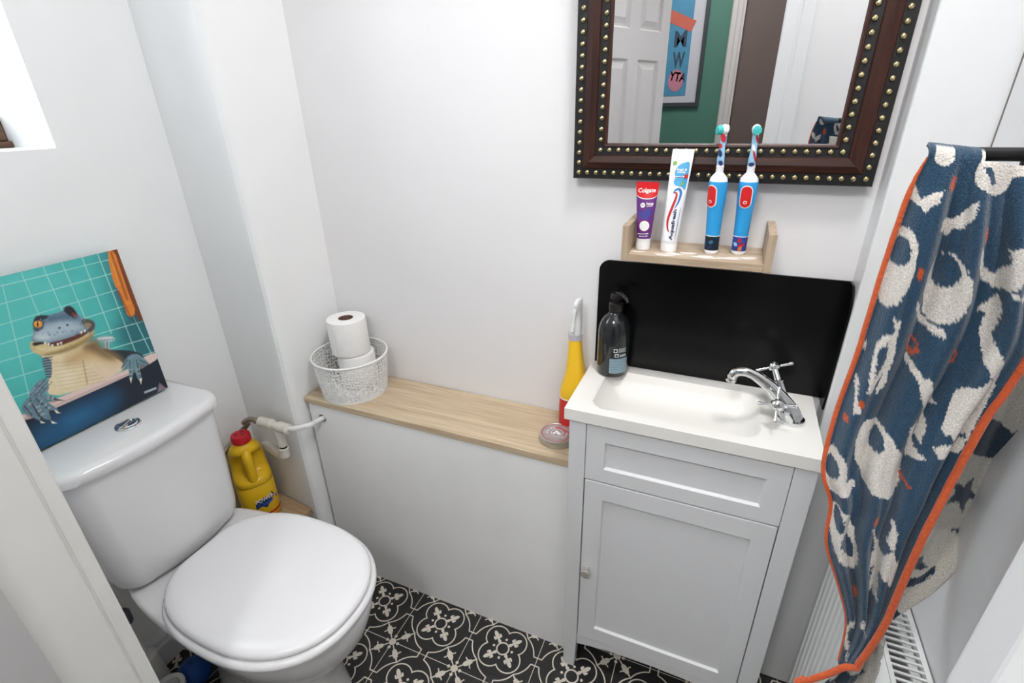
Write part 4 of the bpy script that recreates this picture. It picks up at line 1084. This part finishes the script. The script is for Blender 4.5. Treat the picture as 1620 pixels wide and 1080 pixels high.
# ------------------------------------------------------------------ studded mirror
mx0, mx1, mz0, mz1 = -.2893, .1965, 1.155, 1.86
ix0, ix1, iz0, iz1 = -.2265, .135, 1.217, 1.798
mi = thing('wall_mirror', 'wall mirror in a dark wood frame studded with brass nails', 'mirror', (-.046, .985, 1.155))
YM = .968
# frame profile: distance from the outer edge -> how far it stands off the wall
fprof = [(0, .998), (0, YM+.004), (.001, YM+.002), (.018, YM+.0015), (.0195, YM-.001), (.030, YM-.004), (.041, YM-.001), (.0425, YM+.0015), (.056, YM+.002), (.0575, YM), (.0605, YM+.001), (.0625, YM+.006), (.0625, .998)]
fm = [0, 0, 1, 0, 0, 0, 0, 1, 0, 0, 0, 0]
def rail(side):
    V = []; Fc = []; Mi = []
    for d, y in fprof:
        if side == 'b': V += [(mx0+d, y, mz0+d), (mx1-d, y, mz0+d)]
        if side == 't': V += [(mx0+d, y, mz1-d), (mx1-d, y, mz1-d)]
        if side == 'l': V += [(mx0+d, y, mz0+d), (mx0+d, y, mz1-d)]
        if side == 'r': V += [(mx1-d, y, mz0+d), (mx1-d, y, mz1-d)]
    n = len(fprof)
    for k in range(n-1):
        Fc.append((2*k, 2*k+1, 2*k+3, 2*k+2)); Mi.append(fm[k])
    Fc.append((2*n-2, 2*n-1, 1, 0)); Mi.append(0)
    Fc.append(tuple(2*k for k in range(n))); Fc.append(tuple(2*k+1 for k in range(n))[::-1]); Mi += [0, 0]
    return [Vector(v) for v in V], Fc, Mi
for s, wm in (('b', mahX), ('t', mahX), ('l', mahZ), ('r', mahZ)):
    obj('frame_rail', rail(s), [wm, frameBlk], mi)
obj('mirror_glass', box(ix0-.002, ix1+.002, .974, .978, iz0-.002, iz1+.002), mirrorM, mi)
studs = []
o1, o2 = .0115, .0510
def line_pts(p, q, pitch):
    n = max(1, round(math.hypot(q[0]-p[0], q[1]-p[1])/pitch))
    return [(p[0]+(q[0]-p[0])*i/n, p[1]+(q[1]-p[1])*i/n) for i in range(n+1)]
for o_ in (o1, o2):
    a0, a1, b0, b1 = mx0+o_, mx1-o_, mz0+o_, mz1-o_
    studs += line_pts((a0, b0), (a1, b0), .0168)
    studs += line_pts((a0, b0), (a0, b1), .0175)[1:]
    studs += line_pts((a1, b0), (a1, b1), .0175)[1:]
    studs += line_pts((a0, b1), (a1, b1), .0168)[1:-1]
def stud(x, z):
    g = lathe([(.0039, 0), (.0043, .0004), (.0040, .0018), (.0029, .0030), (.0012, .0036), (.0002, .0037)], n=14)
    return xf(g, Matrix.Translation((x, YM+.0016, z)) @ Matrix.Rotation(PI/2, 4, 'X'))
studs.sort(key=lambda p: p[1])
sdm = None
for k, (x, z) in enumerate(studs[:100]):
    if sdm is None:
        first = obj('stud', stud(x, z), brass, mi, smooth=True); sdm = first; fx, fz = x, z
    else:
        cc = sdm.copy(); COL.objects.link(cc); cc.parent = mi; cc.location = (x-fx, 0, z-fz)
rest = obj('stud', join(*[stud(x, z) for x, z in studs[100:]]), brass, mi, smooth=True); rest['kind'] = 'stuff'

# ------------------------------------------------------------------ towel and rail
rl = thing('towel_rail', 'black towel rail carrying the dark blue towel', 'towel rail', (.315, .555, 1.24))
RY, RZ = .564, 1.2375
obj('bar', tube([(.158, RY, RZ), (.3145, RY, RZ)], .0055, 18), blackR, rl, smooth=True)
obj('end_stop', tube([(.1565, RY, RZ), (.158, RY, RZ), (.160, RY, RZ)], [.004, .0058, .0057], 18), blackR, rl, smooth=True)
obj('wall_plate', xf(lathe([(.022, 0), (.022, .004), (.016, .007), (.009, .009)], n=28), Matrix.Translation((XR+.001, RY, RZ)) @ Matrix.Rotation(-PI/2, 4, 'Y')), blackR, rl, smooth=True, ang=40)
obj('clamp', lathe([(.0095, -.010), (.0105, -.008), (.0105, .010), (.0095, .012)],   .2225, RY, RZ, 24), blackR, rl, smooth=True, ang=40)

FR = [((1470, 246), (1660, 268)), ((1450, 285), (1657, 330)), ((1434, 330), (1652, 420)), ((1398, 438), (1640, 545)), ((1360, 560), (1600, 615)), ((1325, 656), (1562, 665)), ((1304, 743), (1515, 745)), ((1316, 797), (1484, 800)), ((1309, 858), (1453, 858)), ((1330, 930), (1418, 935)), ((1341, 985), (1392, 990)), ((1328, 1046), (1352, 1046))]
BK = [((1500, 300), (1672, 320)), ((1465, 420), (1660, 500)), ((1430, 560), (1640, 650)), ((1400, 650), (1607, 715)), ((1385, 720), (1580, 775)), ((1370, 800), (1545, 850)), ((1360, 880), (1478, 925)), ((1356, 960), (1405, 975)), ((1346, 1020), (1396, 1010)), ((1320, 1058), (1388, 1050)), ((1288, 1092), (1378, 1084))]
def edge_curve(rows, side, y0f):
    P = [Vector((*r[side], 0)) for r in rows]
    return catmull(P, 10)
SH = dict(white=[], orange=[], navy=[])
def inpoly(x, y, P):
    ins = False; j = len(P)-1
    for i in range(len(P)):
        xi, yi = P[i]; xj, yj = P[j]
        if (yi > y) != (yj > y) and x < (xj-xi)*(y-yi)/(yj-yi)+xi: ins = not ins
        j = i
    return ins
def oval(cx, cy, rx, ry, rot): return disc_poly(cx, cy, rx, ry, 26, rot)
def c6(P): return [(1240+x*.426, 200+y*.426) for x, y in P]
def c7(P): return [(1240+x*.426, 620+y*.426) for x, y in P]
# woven motifs as they lie on the cloth: (is_white, outline) painted in order
def bat(cx, cy, s, rot):
    P = [(-1, -.55), (-.8, .05), (-.45, -.1), (-.2, .35), (0, .2), (.2, .4), (.42, -.05), (.75, .1), (1, -.5), (.55, -.3), (.2, -.2), (.12, -.45), (0, -.25), (-.12, -.45), (-.2, -.2), (-.6, -.3)]
    return [(cx+s*(x*math.cos(rot)-y*math.sin(rot)), cy+s*(x*math.sin(rot)+y*math.cos(rot))) for x, y in P]
def star(cx, cy, r, rot=0): return [(cx+(r if i % 2 == 0 else r*.42)*math.cos(rot+i*PI/5), cy+(r if i % 2 == 0 else r*.42)*math.sin(rot+i*PI/5)) for i in range(10)]
W, N_, O = 1, 0, 2
FRONT = [
    (W, c6(oval(598, 118, 36, 30, -.1))), (W, c6(oval(790, 180, 70, 78, .3))), (N_, c6([(745, 150), (775, 160), (790, 215), (770, 225)])), (W, c6(oval(870, 150, 60, 40, 0))),
    (W, c6([(483, 215), (500, 222), (515, 270), (540, 255), (592, 238), (575, 285), (545, 300), (525, 320), (505, 290), (480, 270)])),
    (W, c6([(585, 360), (605, 345), (640, 350), (680, 320), (728, 278), (715, 340), (680, 380), (640, 385), (628, 415), (605, 395), (580, 395)])),
    (W, c6([(492, 640), (512, 690), (560, 735), (612, 760), (606, 786), (560, 765), (510, 725), (488, 680)])), (W, c6(oval(425, 520, 58, 150, .28))), (N_, c6(oval(440, 465, 34, 55, .25))),
    (W, c6(oval(606, 605, 84, 132, .18))), (N_, c6(oval(612, 540, 54, 62, .1))),
    (W, c6([(735, 440), (755, 520), (800, 560), (850, 500), (845, 460), (892, 440), (900, 560), (850, 600), (790, 605), (735, 560), (722, 500)])), (N_, c6(oval(806, 505, 16, 18, 0))),
    (W, c6([(728, 690), (815, 625), (820, 690), (785, 770), (810, 900), (780, 1000), (740, 1080), (620, 1090), (700, 985), (760, 920), (750, 830), (740, 770), (760, 700)])),
    (W, c6([(405, 700), (420, 720), (440, 715), (425, 770), (420, 830), (395, 900), (385, 950), (350, 990), (345, 960), (375, 900), (350, 930), (320, 985), (310, 975), (330, 880), (350, 800), (380, 765), (410, 760)])), (N_, c6([(355, 820), (385, 790), (375, 860), (350, 900), (335, 930)])),
    (W, c6([(470, 835), (530, 930), (555, 930), (560, 1010), (595, 1040), (560, 1040), (545, 1000), (550, 1110), (520, 1110), (525, 1000), (515, 950), (475, 880)])),
    (W, c6([(300, 815), (322, 805), (318, 830), (298, 840)])), (W, c6([(275, 920), (290, 945), (280, 1000), (290, 1045), (262, 1055), (275, 1000)])),
    (W, c6(bat(880, 640, 42, .2))),
    (W, c7(oval(365, 245, 84, 152, -.35))), (N_, c7(oval(360, 175, 30, 44, -.1))),
    (W, c7(oval(192, 285, 44, 84, 0))), (N_, c7(oval(182, 275, 30, 40, 0))), (W, c7([(210, 330), (270, 325), (276, 350), (240, 375), (205, 365)])),
    (W, c7(oval(230, 535, 46, 132, -.28))), (N_, c7(oval(208, 458, 15, 44, -.1))), (N_, c7(oval(240, 570, 24, 52, -.4))),
    (W, c7([(460, 210), (480, 120), (520, 90), (500, 160), (510, 215), (545, 245), (470, 250)])),
    (W, c7([(520, 0), (555, 0), (550, 90), (555, 130), (530, 195), (510, 160), (530, 90)])), (W, c7([(560, 0), (580, 40), (598, 52), (570, 55)])),
    (W, c7([(600, 130), (650, 0), (740, -40), (800, -20), (700, 170), (660, 235), (580, 225), (570, 200), (620, 165)])), (N_, c7([(596, 160), (690, 165), (690, 180), (596, 175)])), (N_, c7([(615, 140), (625, 140), (625, 195), (615, 195)])), (N_, c7([(645, 140), (655, 140), (655, 195), (645, 195)])),
    (W, c7([(328, 490), (345, 500), (350, 545), (380, 600), (405, 570), (395, 545), (415, 500), (415, 475), (428, 478), (425, 520), (410, 570), (425, 650), (415, 700), (400, 730), (380, 690), (365, 660), (350, 760), (335, 750), (345, 690), (318, 750), (325, 700), (340, 640), (310, 670), (335, 600), (345, 560)])),
    (W, c7([(275, 790), (265, 830), (240, 880), (245, 960), (235, 985), (228, 900), (238, 860)])), (W, c7([(300, 810), (295, 860), (312, 895), (302, 890), (288, 850)])),
    (O, c6([(625, 185), (645, 190), (640, 230), (625, 255), (610, 225)])), (O, c6(oval(505, 545, 10, 22, .2))), (O, c6(oval(757, 410, 10, 34, .1))), (O, c6(oval(492, 820, 26, 38, -.3))), (N_, c6(oval(495, 818, 14, 22, -.3))), (O, c6(oval(640, 862, 27, 30, 0))), (N_, c6(oval(640, 864, 15, 17, 0))), (O, c6(oval(290, 1015, 9, 16, 0))), (O, c6(oval(240, 1075, 10, 12, 0))),
    (O, c7([(450, 290), (465, 320), (485, 345), (478, 352), (455, 325)])), (O, c7(oval(348, 470, 12, 20, .2))), (O, c7(oval(240, 95, 9, 12, 0))), (O, c7(oval(272, 745, 12, 20, 0))), (O, c6([(640, 350), (640, 350), (640, 351)])),
]
BACK = [(N_, c7([(690, 220), (700, 130), (770, 90), (850, 150), (892, 130), (892, 190), (840, 235), (760, 255)])), (N_, c7(star(662, 380, 78, .3))), (N_, c7(bat(650, 525, 36, .1))), (N_, c7([(480, 590), (510, 600), (515, 640), (540, 655), (490, 665), (470, 640)])),
        (N_, c7([(430, 700), (500, 690), (560, 655), (565, 668), (510, 715), (430, 740)])), (N_, c7([(380, 800), (420, 800), (440, 815), (405, 835), (395, 860)])), (N_, c7([(320, 920), (355, 910), (350, 945), (320, 965)])), (N_, c7([(140, 1060), (220, 1035), (310, 1035), (290, 1060), (200, 1085), (140, 1095)])), (N_, c7(star(590, 90, 60, 0)))]
def cloth(rows, motifs, ybase, base_is, fold, nfold, phase, nu=150, nv=330, wrap=None, ztop=None):
    Lc = edge_curve(rows, 0, 0); Rc = edge_curve(rows, 1, 0)
    def samp(C, t):
        s = t*(len(C)-1); i = min(int(s), len(C)-2); return C[i]+(C[i+1]-C[i])*(s-i)
    V, Cc = [], []
    rnd = random.Random(7)
    boxes = [(w, P, min(p[0] for p in P), max(p[0] for p in P), min(p[1] for p in P), max(p[1] for p in P)) for w, P in motifs]
    pts2 = {}
    for j in range(nv+1):
        v = j/nv; l, r = samp(Lc, v), samp(Rc, v)
        pxl = at(l.x, l.y, 'y', ybase(0, v)); pxr = at(r.x, r.y, 'y', ybase(1, v))
        for i in range(nu+1):
            u = i/nu
            p2 = l+(r-l)*u
            p = pxl+(pxr-pxl)*u
            amp = fold*min(1, .05+v*4)*(1-.3*v)
            yy = ybase(u, v)+amp*(math.sin(2*PI*(nfold*u+.35*v)+phase)+.35*math.sin(2*PI*(2.3*nfold*u-.6*v)+1.3))
            q = Vector((p.x, yy, p.z))
            q += Vector((rnd.uniform(-1, 1), rnd.uniform(-1.2, .4), rnd.uniform(-1, 1)))*.00020
            V.append(q)
            cidx = base_is
            jx, jy = p2.x+rnd.uniform(-1.1, 1.1), p2.y+rnd.uniform(-1.1, 1.1)
            for w, P, x0, x1, y0, y1 in boxes:
                if x0 <= jx <= x1 and y0 <= jy <= y1 and inpoly(jx, jy, P): cidx = w
            Cc.append(cidx)
    Fc = [(j*(nu+1)+i, j*(nu+1)+i+1, (j+1)*(nu+1)+i+1, (j+1)*(nu+1)+i) for j in range(nv) for i in range(nu)]
    if wrap:  # carry the cloth over the rail
        n0 = len(V); top = V[:nu+1]
        K = 8
        for k in range(1, K+1):
            th = PI*k/K
            for i in range(nu+1):
                pt = top[i]; rad_ = (RY-pt.y)
                dz = .008*math.sin(th)
                V.append(Vector((pt.x, RY-rad_*math.cos(th), pt.z+dz))); Cc.append(Cc[i] if k < 3 else base_is)
        prev = list(range(nu+1))
        for k in range(1, K+1):
            cur = [n0+(k-1)*(nu+1)+i for i in range(nu+1)]
            for i in range(nu):
                if i < .47*nu and k <= 4+(i/nu)*40: Fc.append((cur[i], cur[i+1], prev[i+1], prev[i]))
            prev = cur
    return V, Fc, Cc
def towel_mat(name, pal):
    M = bpy.data.materials.new(name); M.use_nodes = True
    nt = M.node_tree; B = nt.nodes['Principled BSDF']; B.inputs['Roughness'].default_value = .95; B.inputs['Sheen Weight'].default_value = .35; B.inputs['Sheen Roughness'].default_value = .5
    B.inputs['Specular IOR Level'].default_value = .1
    at_ = nt.nodes.new('ShaderNodeVertexColor'); at_.layer_name = 'weave'
    tc = nt.nodes.new('ShaderNodeTexCoord')
    n = nt.nodes.new('ShaderNodeTexNoise'); n.inputs['Scale'].default_value = 700; n.inputs['Detail'].default_value = 3
    nt.links.new(tc.outputs['Object'], n.inputs['Vector'])
    mr = nt.nodes.new('ShaderNodeMapRange'); mr.inputs[1].default_value = .3; mr.inputs[2].default_value = .7; mr.inputs[3].default_value = .72; mr.inputs[4].default_value = 1.2
    nt.links.new(n.outputs['Fac'], mr.inputs[0])
    mx_ = nt.nodes.new('ShaderNodeMix'); mx_.data_type = 'RGBA'; mx_.blend_type = 'MULTIPLY'; mx_.inputs[0].default_value = 1
    nt.links.new(at_.outputs['Color'], mx_.inputs[6]); nt.links.new(mr.outputs[0], mx_.inputs[7]); nt.links.new(mx_.outputs[2], B.inputs['Base Color'])
    bp = nt.nodes.new('ShaderNodeBump'); bp.inputs['Strength'].default_value = .7; bp.inputs['Distance'].default_value = .002
    nt.links.new(n.outputs['Fac'], bp.inputs['Height']); nt.links.new(bp.outputs['Normal'], B.inputs['Normal'])
    return M
tm = towel_mat('terry_weave', None)
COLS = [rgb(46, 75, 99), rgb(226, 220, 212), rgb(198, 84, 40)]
tw = thing('bath_towel', 'dark blue patterned towel with orange hem hanging from the rail', 'towel', (.2, .55, 1.24))
def cloth_obj(name, g, cols, thick=.0035):
    o = obj(name, (g[0], g[1]), tm, tw, smooth=True, recalc=False)
    ca = o.data.color_attributes.new('weave', 'FLOAT_COLOR', 'POINT')
    arr = np.array([cols[k] for k in g[2]], dtype=np.float32).ravel()
    ca.data.foreach_set('color', arr)
    so_ = o.modifiers.new('thick', 'SOLIDIFY'); so_.thickness = thick; so_.offset = 0
    return o
yf = lambda u, v: .550-(.012+.020*u)*math.sin(PI/2*min(v*1.5, 1))-.040*max(0, v-.45)/.55
yb = lambda u, v: .585+.016*v+.012*u
gf = cloth(FR, FRONT, yf, N_, .0085, 3.1, .9, wrap=True)
cloth_obj('front_fall', gf, COLS)
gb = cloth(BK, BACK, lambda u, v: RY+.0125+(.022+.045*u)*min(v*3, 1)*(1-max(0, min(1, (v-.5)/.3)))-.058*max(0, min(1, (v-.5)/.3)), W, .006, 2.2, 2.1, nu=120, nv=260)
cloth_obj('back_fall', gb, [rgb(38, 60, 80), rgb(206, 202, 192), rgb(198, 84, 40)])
hemM = mat('orange_hem', rgb(206, 88, 40), .85, noise=.12, nscale=400, bump=.8, bscale=300, sheen=.3)
def hem(pts, r=.0042, fl=.55):
    g = tube(pts, r, 10)
    return g
nu, nv = 150, 330
le = [gf[0][j*(nu+1)] for j in range(3, nv+1, 6)]; re_ = [gf[0][j*(nu+1)+nu] for j in range(0, nv+1, 6)]
obj('hem', hem([p+Vector((-.0006, -.0008, 0)) for p in le], [min(.0024, .0006+.00022*k) for k in range(len(le))]), hemM, tw, smooth=True)
tipp = [re_[-1], at(1336, 1052, 'y', .466), at(1312, 1062, 'y', .465), at(1288, 1070, 'y', .464), at(1266, 1077, 'y', .464)]
rpth = re_[:-1]+catmull([re_[-2]]+tipp, 4)[2:]
obj('hem', hem([p+Vector((0, -.0022, 0)) for p in rpth], [.0036]*len(rpth)), hemM, tw, smooth=True)
obj('hem_tip', tube([at(1272, 1074, 'y', .464), at(1264, 1079, 'y', .464), at(1258, 1076, 'y', .463)], [.004, .005, .0025], 10), hemM, tw, smooth=True)
hp = [at(1598, 727, 'y', .626), at(1625, 738, 'y', .628), at(1660, 750, 'y', .63)]
obj('hem', tube(catmull(hp, 4), .005, 10), hemM, tw, smooth=True)

# ------------------------------------------------------------------ radiator
ra = thing('radiator', 'white panel radiator with a slotted top grille below the towel', 'radiator', (.26, .45, .1))
RX0, RX1, RY0, RY1, RZ0, RZ1 = .2495, .3145, .12, .826, .09, .627
radM = mat('radiator_enamel', rgb(236, 237, 236), .3, noise=.01)
pl = []
n = int((RY1-RY0-.02)/.020)
P = [(RX0+.012, RY0)]
for i in range(n):
    y0 = RY0+.01+(RY1-RY0-.02)*i/n; w = (RY1-RY0-.02)/n
    P += [(RX0+.0022, y0), (RX0, y0+w*.22), (RX0, y0+w*.74), (RX0+.0022, y0+w*.92)]
P += [(RX0+.0025, RY1-.01), (RX0+.004, RY1-.002), (RX0+.012, RY1)]
obj('front_panel', prism(P, RZ0, RZ1-.012), radM, ra)
obj('back_panel', box(RX1-.018, RX1-.006, RY0, RY1, RZ0, RZ1-.012), radM, ra, bevel=.003)
obj('end_cover', box(RX0+.012, RX1-.018, RY1-.004, RY1-.001, RZ0+.02, RZ1-.01), radM, ra)
obj('end_cover', box(RX0+.012, RX1-.018, RY0+.001, RY0+.004, RZ0+.02, RZ1-.01), radM, ra)
obj('top_cap', prism([(RX0+.001, RZ1-.014), (RX0+.004, RZ1-.006), (RX0+.009, RZ1-.001), (RX0+.0165, RZ1), (RX0+.0165, RZ1-.012), (RX0+.012, RZ1-.014)], RY0, RY1, 'y'), radM, ra, smooth=True, ang=50)
gr = [box(RX0+.0170, RX0+.0225, RY0, RY1, RZ1-.008, RZ1+.001), box(RX1-.007, RX1-.001, RY0, RY1, RZ1-.010, RZ1+.001)]
k = RY0+.008
while k < RY1-.004:
    gr.append(box(RX0+.0225, RX1-.007, k, k+.0030, RZ1-.0022, RZ1)); k += .0098
obj('top_grille', join(*gr), radM, ra)
fins = []
k = RY0+.012
while k < RY1-.01:
    fins.append(box(RX0+.016, RX1-.02, k, k+.0008, RZ0+.03, RZ1-.07)); k += .012
obj('convector_fins', join(*fins), mat('fin_shade_grey', rgb(96, 98, 98), .5, noise=.1), ra)  # fin colour darkened to put shade under the grille slots

# ------------------------------------------------------------------ things on the floor behind the toilet
ptx, pty = -1.045, .340
fr = thing('white_pot', 'small open white pot on the floor by the door jamb', 'pot', (ptx, pty, 0))
obj('pot', lathe([(.027, 0), (.030, .002), (.0325, .070), (.0335, .074), (.0325, .076), (.024, .0755), (.022, .072), (.021, .012), (.001, .011)], ptx, pty, 0, 48), white, fr, smooth=True, ang=50)
obj('inner_liner', lathe([(.0208, .013), (.0208, .052), (.001, .053)], ptx, pty, 0, 32), mat('grey_liner', rgb(120, 122, 124), .6, noise=.1), fr, smooth=True, ang=50)
bb_ = thing('blue_ball', 'deep blue rounded ball on the floor behind the toilet pan', 'ball', (-1.051, .398, 0))
obj('ball', sphere(-1.051, .398, .0385, .038), mat('blue_rubber', rgb(16, 74, 150), .4, noise=.08), bb_, smooth=True)
obj('valve', lathe([(.005, 0), (.006, .0015), (.002, .002)], -1.051, .398, .0763, 16), mat('blue_valve', rgb(10, 50, 110), .5, noise=.05), bb_, smooth=True)
tbx, tby = -1.118, .352
tbr = thing('toilet_brush', 'toilet brush handle with a grey tip behind the toilet', 'toilet brush', (-1.13, .30, 0))
tip = at(207, 972, 'x', -1.12)
px_, py_ = -1.135, tip.y-.004
tbr.location = (px_, py_, 0); ROOT[tbr.name] = Vector((px_, py_, 0))
obj('holder', lathe([(.022, .0), (.026, .002), (.026, .006), (.022, .11), (.016, .115), (.012, .116)], px_, py_, 0, 32), white, tbr, smooth=True, ang=40)
obj('handle', lathe([(.006, .114), (.006, tip.z-.03), (.008, tip.z-.028)], px_, py_, 0, 16), white, tbr, smooth=True)
obj('grip', lathe([(.0085, tip.z-.028), (.0105, tip.z-.022), (.0105, tip.z+.006), (.007, tip.z+.012), (.001, tip.z+.013)], px_, py_, 0, 20), mat('grey_grip', rgb(108, 114, 124), .35, metal=.5, noise=.06), tbr, smooth=True)

# ------------------------------------------------------------------ door and hallway (seen in the mirror)
doorM = mat('door_gloss', rgb(190, 188, 188), .35, noise=.02)
hdir = Vector((.40, -.917, 0)).normalized(); hn = Vector((hdir.y, -hdir.x, 0))
hinge = Vector((-.640, .113, 0))
Md = frame_mat(hinge, hdir, Vector((0, 0, 1)))
if Md.to_3x3().col[2].dot(Vector((1, 0, 0))) < 0: pass
DW, DH, DT = .70, 2.0, .036
def dpanel(x0, x1, z0, z1, side):
    """moulded raised panel on a door face"""
    s = side; y = DT/2*s
    V = []; lv = [(0, y), (.008, y-s*.008), (.014, y-s*.008), (.034, y-s*.001)]
    for ins, yy in lv: V += [(x0+ins, z0+ins, yy), (x1-ins, z0+ins, yy), (x1-ins, z1-ins, yy), (x0+ins, z1-ins, yy)]
    Fc = []
    for k in range(0, 12, 4):
        for i in range(4):
            j = (i+1) % 4; Fc.append((k+i, k+j, k+4+j, k+4+i))
    Fc.append((12, 13, 14, 15))
    return [Vector(v) for v in V], Fc
cols = [(.10, .315), (.385, .60)]; rows_ = [(.20, .80), (.95, 1.42), (1.56, 1.84)]
def door_face(side):
    xs = [0, .28, .425, .49, .64, DW]; zs = [0, .20, .80, .95, 1.43, 1.53, 1.84, DH]
    gs = []
    for i in range(5):
        for j in range(7):
            if i in (1, 3) and j in (1, 3, 5): gs.append(dpanel(xs[i], xs[i+1], zs[j], zs[j+1], side))
            else: gs.append(([Vector((xs[p], zs[q], DT/2*side)) for p, q in ((i, j), (i+1, j), (i+1, j+1), (i, j+1))], [(0, 1, 2, 3)]))
    return join(*gs)
edges = join(*[([Vector(p) for p in q], [(0, 1, 2, 3)]) for q in ([(0, 0, -DT/2), (0, 0, DT/2), (0, DH, DT/2), (0, DH, -DT/2)], [(DW, 0, -DT/2), (DW, 0, DT/2), (DW, DH, DT/2), (DW, DH, -DT/2)], [(0, DH, -DT/2), (DW, DH, -DT/2), (DW, DH, DT/2), (0, DH, DT/2)], [(0, 0, -DT/2), (DW, 0, -DT/2), (DW, 0, DT/2), (0, 0, DT/2)])])
Md2 = Matrix.Translation((0, 0, .006)) @ Md
g = xf(join(door_face(1), door_face(-1), edges), Md2)
bm = bmesh.new()
d1 = struct('door_1', g, doorM, loc=hinge)
bm.free()
for s in (-1, 1):
    kb = lathe([(.022, 0), (.022, .003), (.009, .006), (.008, .026), (.02, .034), (.024, .044), (.018, .054), (.002, .056)], n=28)
    obj('door_knob', xf(kb, Md2 @ Matrix.Translation((DW-.055, 1.0, s*DT/2)) @ (Matrix.Identity(4) if s > 0 else Matrix.Rotation(PI, 4, 'X'))), steel, d1, smooth=True, ang=50)
greenW = mat('hall_green_paint', rgb(50, 90, 78), .6, noise=.02, bump=.1, bscale=80)
HY = -1.65
struct('wall_hall', box(-1.6, -.148, HY-.1, HY, 0, ZC), greenW)
struct('wall_hall_left', box(-1.6, -1.5, HY-.1, .05, 0, ZC), greenW)
struct('wall_hall_right', box(.5, .6, -3.2, .0, 0, ZC), wallM)
def arch2(x0): return [(x0, HY-.02), (x0, HY+.010), (x0+.006, HY+.018), (x0+.03, HY+.020), (x0+.034, HY+.015), (x0+.055, HY+.013), (x0+.062, HY+.007), (x0+.072, HY+.006), (x0+.072, HY-.02)]
struct('trim_3', prism(arch2(-.166), 0, 2.05), mat('hall_trim_paint', rgb(158, 154, 152), .35, noise=.02))
brownD = mat('brown_wall_paint', rgb(80, 66, 61), .75, noise=.08, nscale=8)
struct('wall_hall_far', box(-.5, .6, -3.2, -3.1, 0, ZC), brownD)
struct('door_2', box(-.094, .5, HY-.06, HY-.02, .004, 2.0), mat('brown_door_paint', rgb(74, 61, 57), .6, noise=.06, nscale=6))
# framed poster on the green wall
po = thing('framed_poster', 'blue poster in a dark frame on the green hall wall', 'poster', (-.55, HY, 1.25))
px0, px1, pz0, pz1 = -.72, -.285, 1.255, 1.92
fk = mat('poster_frame_black', rgb(38, 42, 46), .4, noise=.08)
obj('frame', join(box(px0, px1, HY, HY+.02, pz0, pz0+.022), box(px0, px1, HY, HY+.02, pz1-.022, pz1), box(px0, px0+.022, HY, HY+.02, pz0+.022, pz1-.022), box(px1-.022, px1, HY, HY+.02, pz0+.022, pz1-.022)), fk, po)
obj('mount', box(px0+.022, px1-.022, HY, HY+.006, pz0+.022, pz1-.022), mat('mount_card', rgb(150, 150, 156), .7, noise=.02), po)
pr = obj('print', box(px0+.09, px1-.085, HY+.006, HY+.0075, pz0+.06, pz1-.06), mat('poster_blue', rgb(48, 104, 132), .6, noise=.1, nscale=20), po)
Mp = Matrix.Translation((0, HY+.0082, 0)) @ Matrix.Rotation(PI/2, 4, 'X') @ Matrix.Rotation(PI, 4, 'Y')
def pt_(g, x, z): return ([Vector((x-v.x, HY+.0086, z+v.y)) for v in g[0]],)+tuple(g[1:])
dkP = mat('poster_ink', rgb(24, 44, 62), .6, noise=.05); pkP = mat('poster_pink', rgb(146, 92, 106), .6, noise=.05); orP = mat('poster_orange', rgb(150, 70, 54), .6, noise=.05)
obj('banner', pt_(tilt(flat([(-.10, -.03), (.12, -.03), (.12, .03), (-.10, .03)]), .42), px1-.17, 1.72), orP, pr, recalc=False)
obj('lettering', join(pt_(text_geo('M', 1, .03, fit=(.07, .085)), px1-.145, 1.62), pt_(text_geo('W', 1, .03, fit=(.07, .085)), px1-.145, 1.51)), dkP, pr, recalc=False)
obj('figure_shape', pt_(fan(disc_poly(0, 0, .045, .06)), px1-.15, 1.40), pkP, pr, recalc=False)
obj('lettering', pt_(tilt(text_geo('ATY', 1, .03, fit=(.10, .05)), .15), px1-.14, 1.42), dkP, pr, recalc=False)

# ------------------------------------------------------------------ light
wd = bpy.data.worlds.new('sky'); S.world = wd; wd.use_nodes = True
wd.node_tree.nodes['Background'].inputs[0].default_value = (.86, .94, 1, 1)
wd.node_tree.nodes['Background'].inputs[1].default_value = 5.0
def area(name, loc, rot, sx, sy, power, col=(1, 1, 1), shape='RECTANGLE'):
    ld = bpy.data.lights.new(name, 'AREA'); ld.shape = shape; ld.size = sx; ld.size_y = sy; ld.energy = power; ld.color = col
    o = bpy.data.objects.new(name, ld); COL.objects.link(o); o.location = loc; o.rotation_euler = rot
    return o
area('ceiling_fill', (.15, .42, ZC-.02), (0, 0, 0), .28, .28, 8.2, (1, .985, .97), 'DISK')  # unseen soft source added overhead, stands in for flash bounced off the ceiling
area('window_daylight', (-1.44, .42, 1.65), (0, -PI/2, 0), .7, .34, 2.6, (.9, .96, 1))
area('hall_fill', (-.28, -.85, ZC-.02), (0, 0, 0), .55, .55, 26, (1, .985, .975), 'DISK')  # added fill behind the camera, out of view, for frontal light

S.view_settings.view_transform = 'Standard'; S.view_settings.look = 'None'
S.view_settings.exposure = 0.2; S.view_settings.gamma = 1
try: S.view_settings.use_curve_mapping = False
except Exception: pass
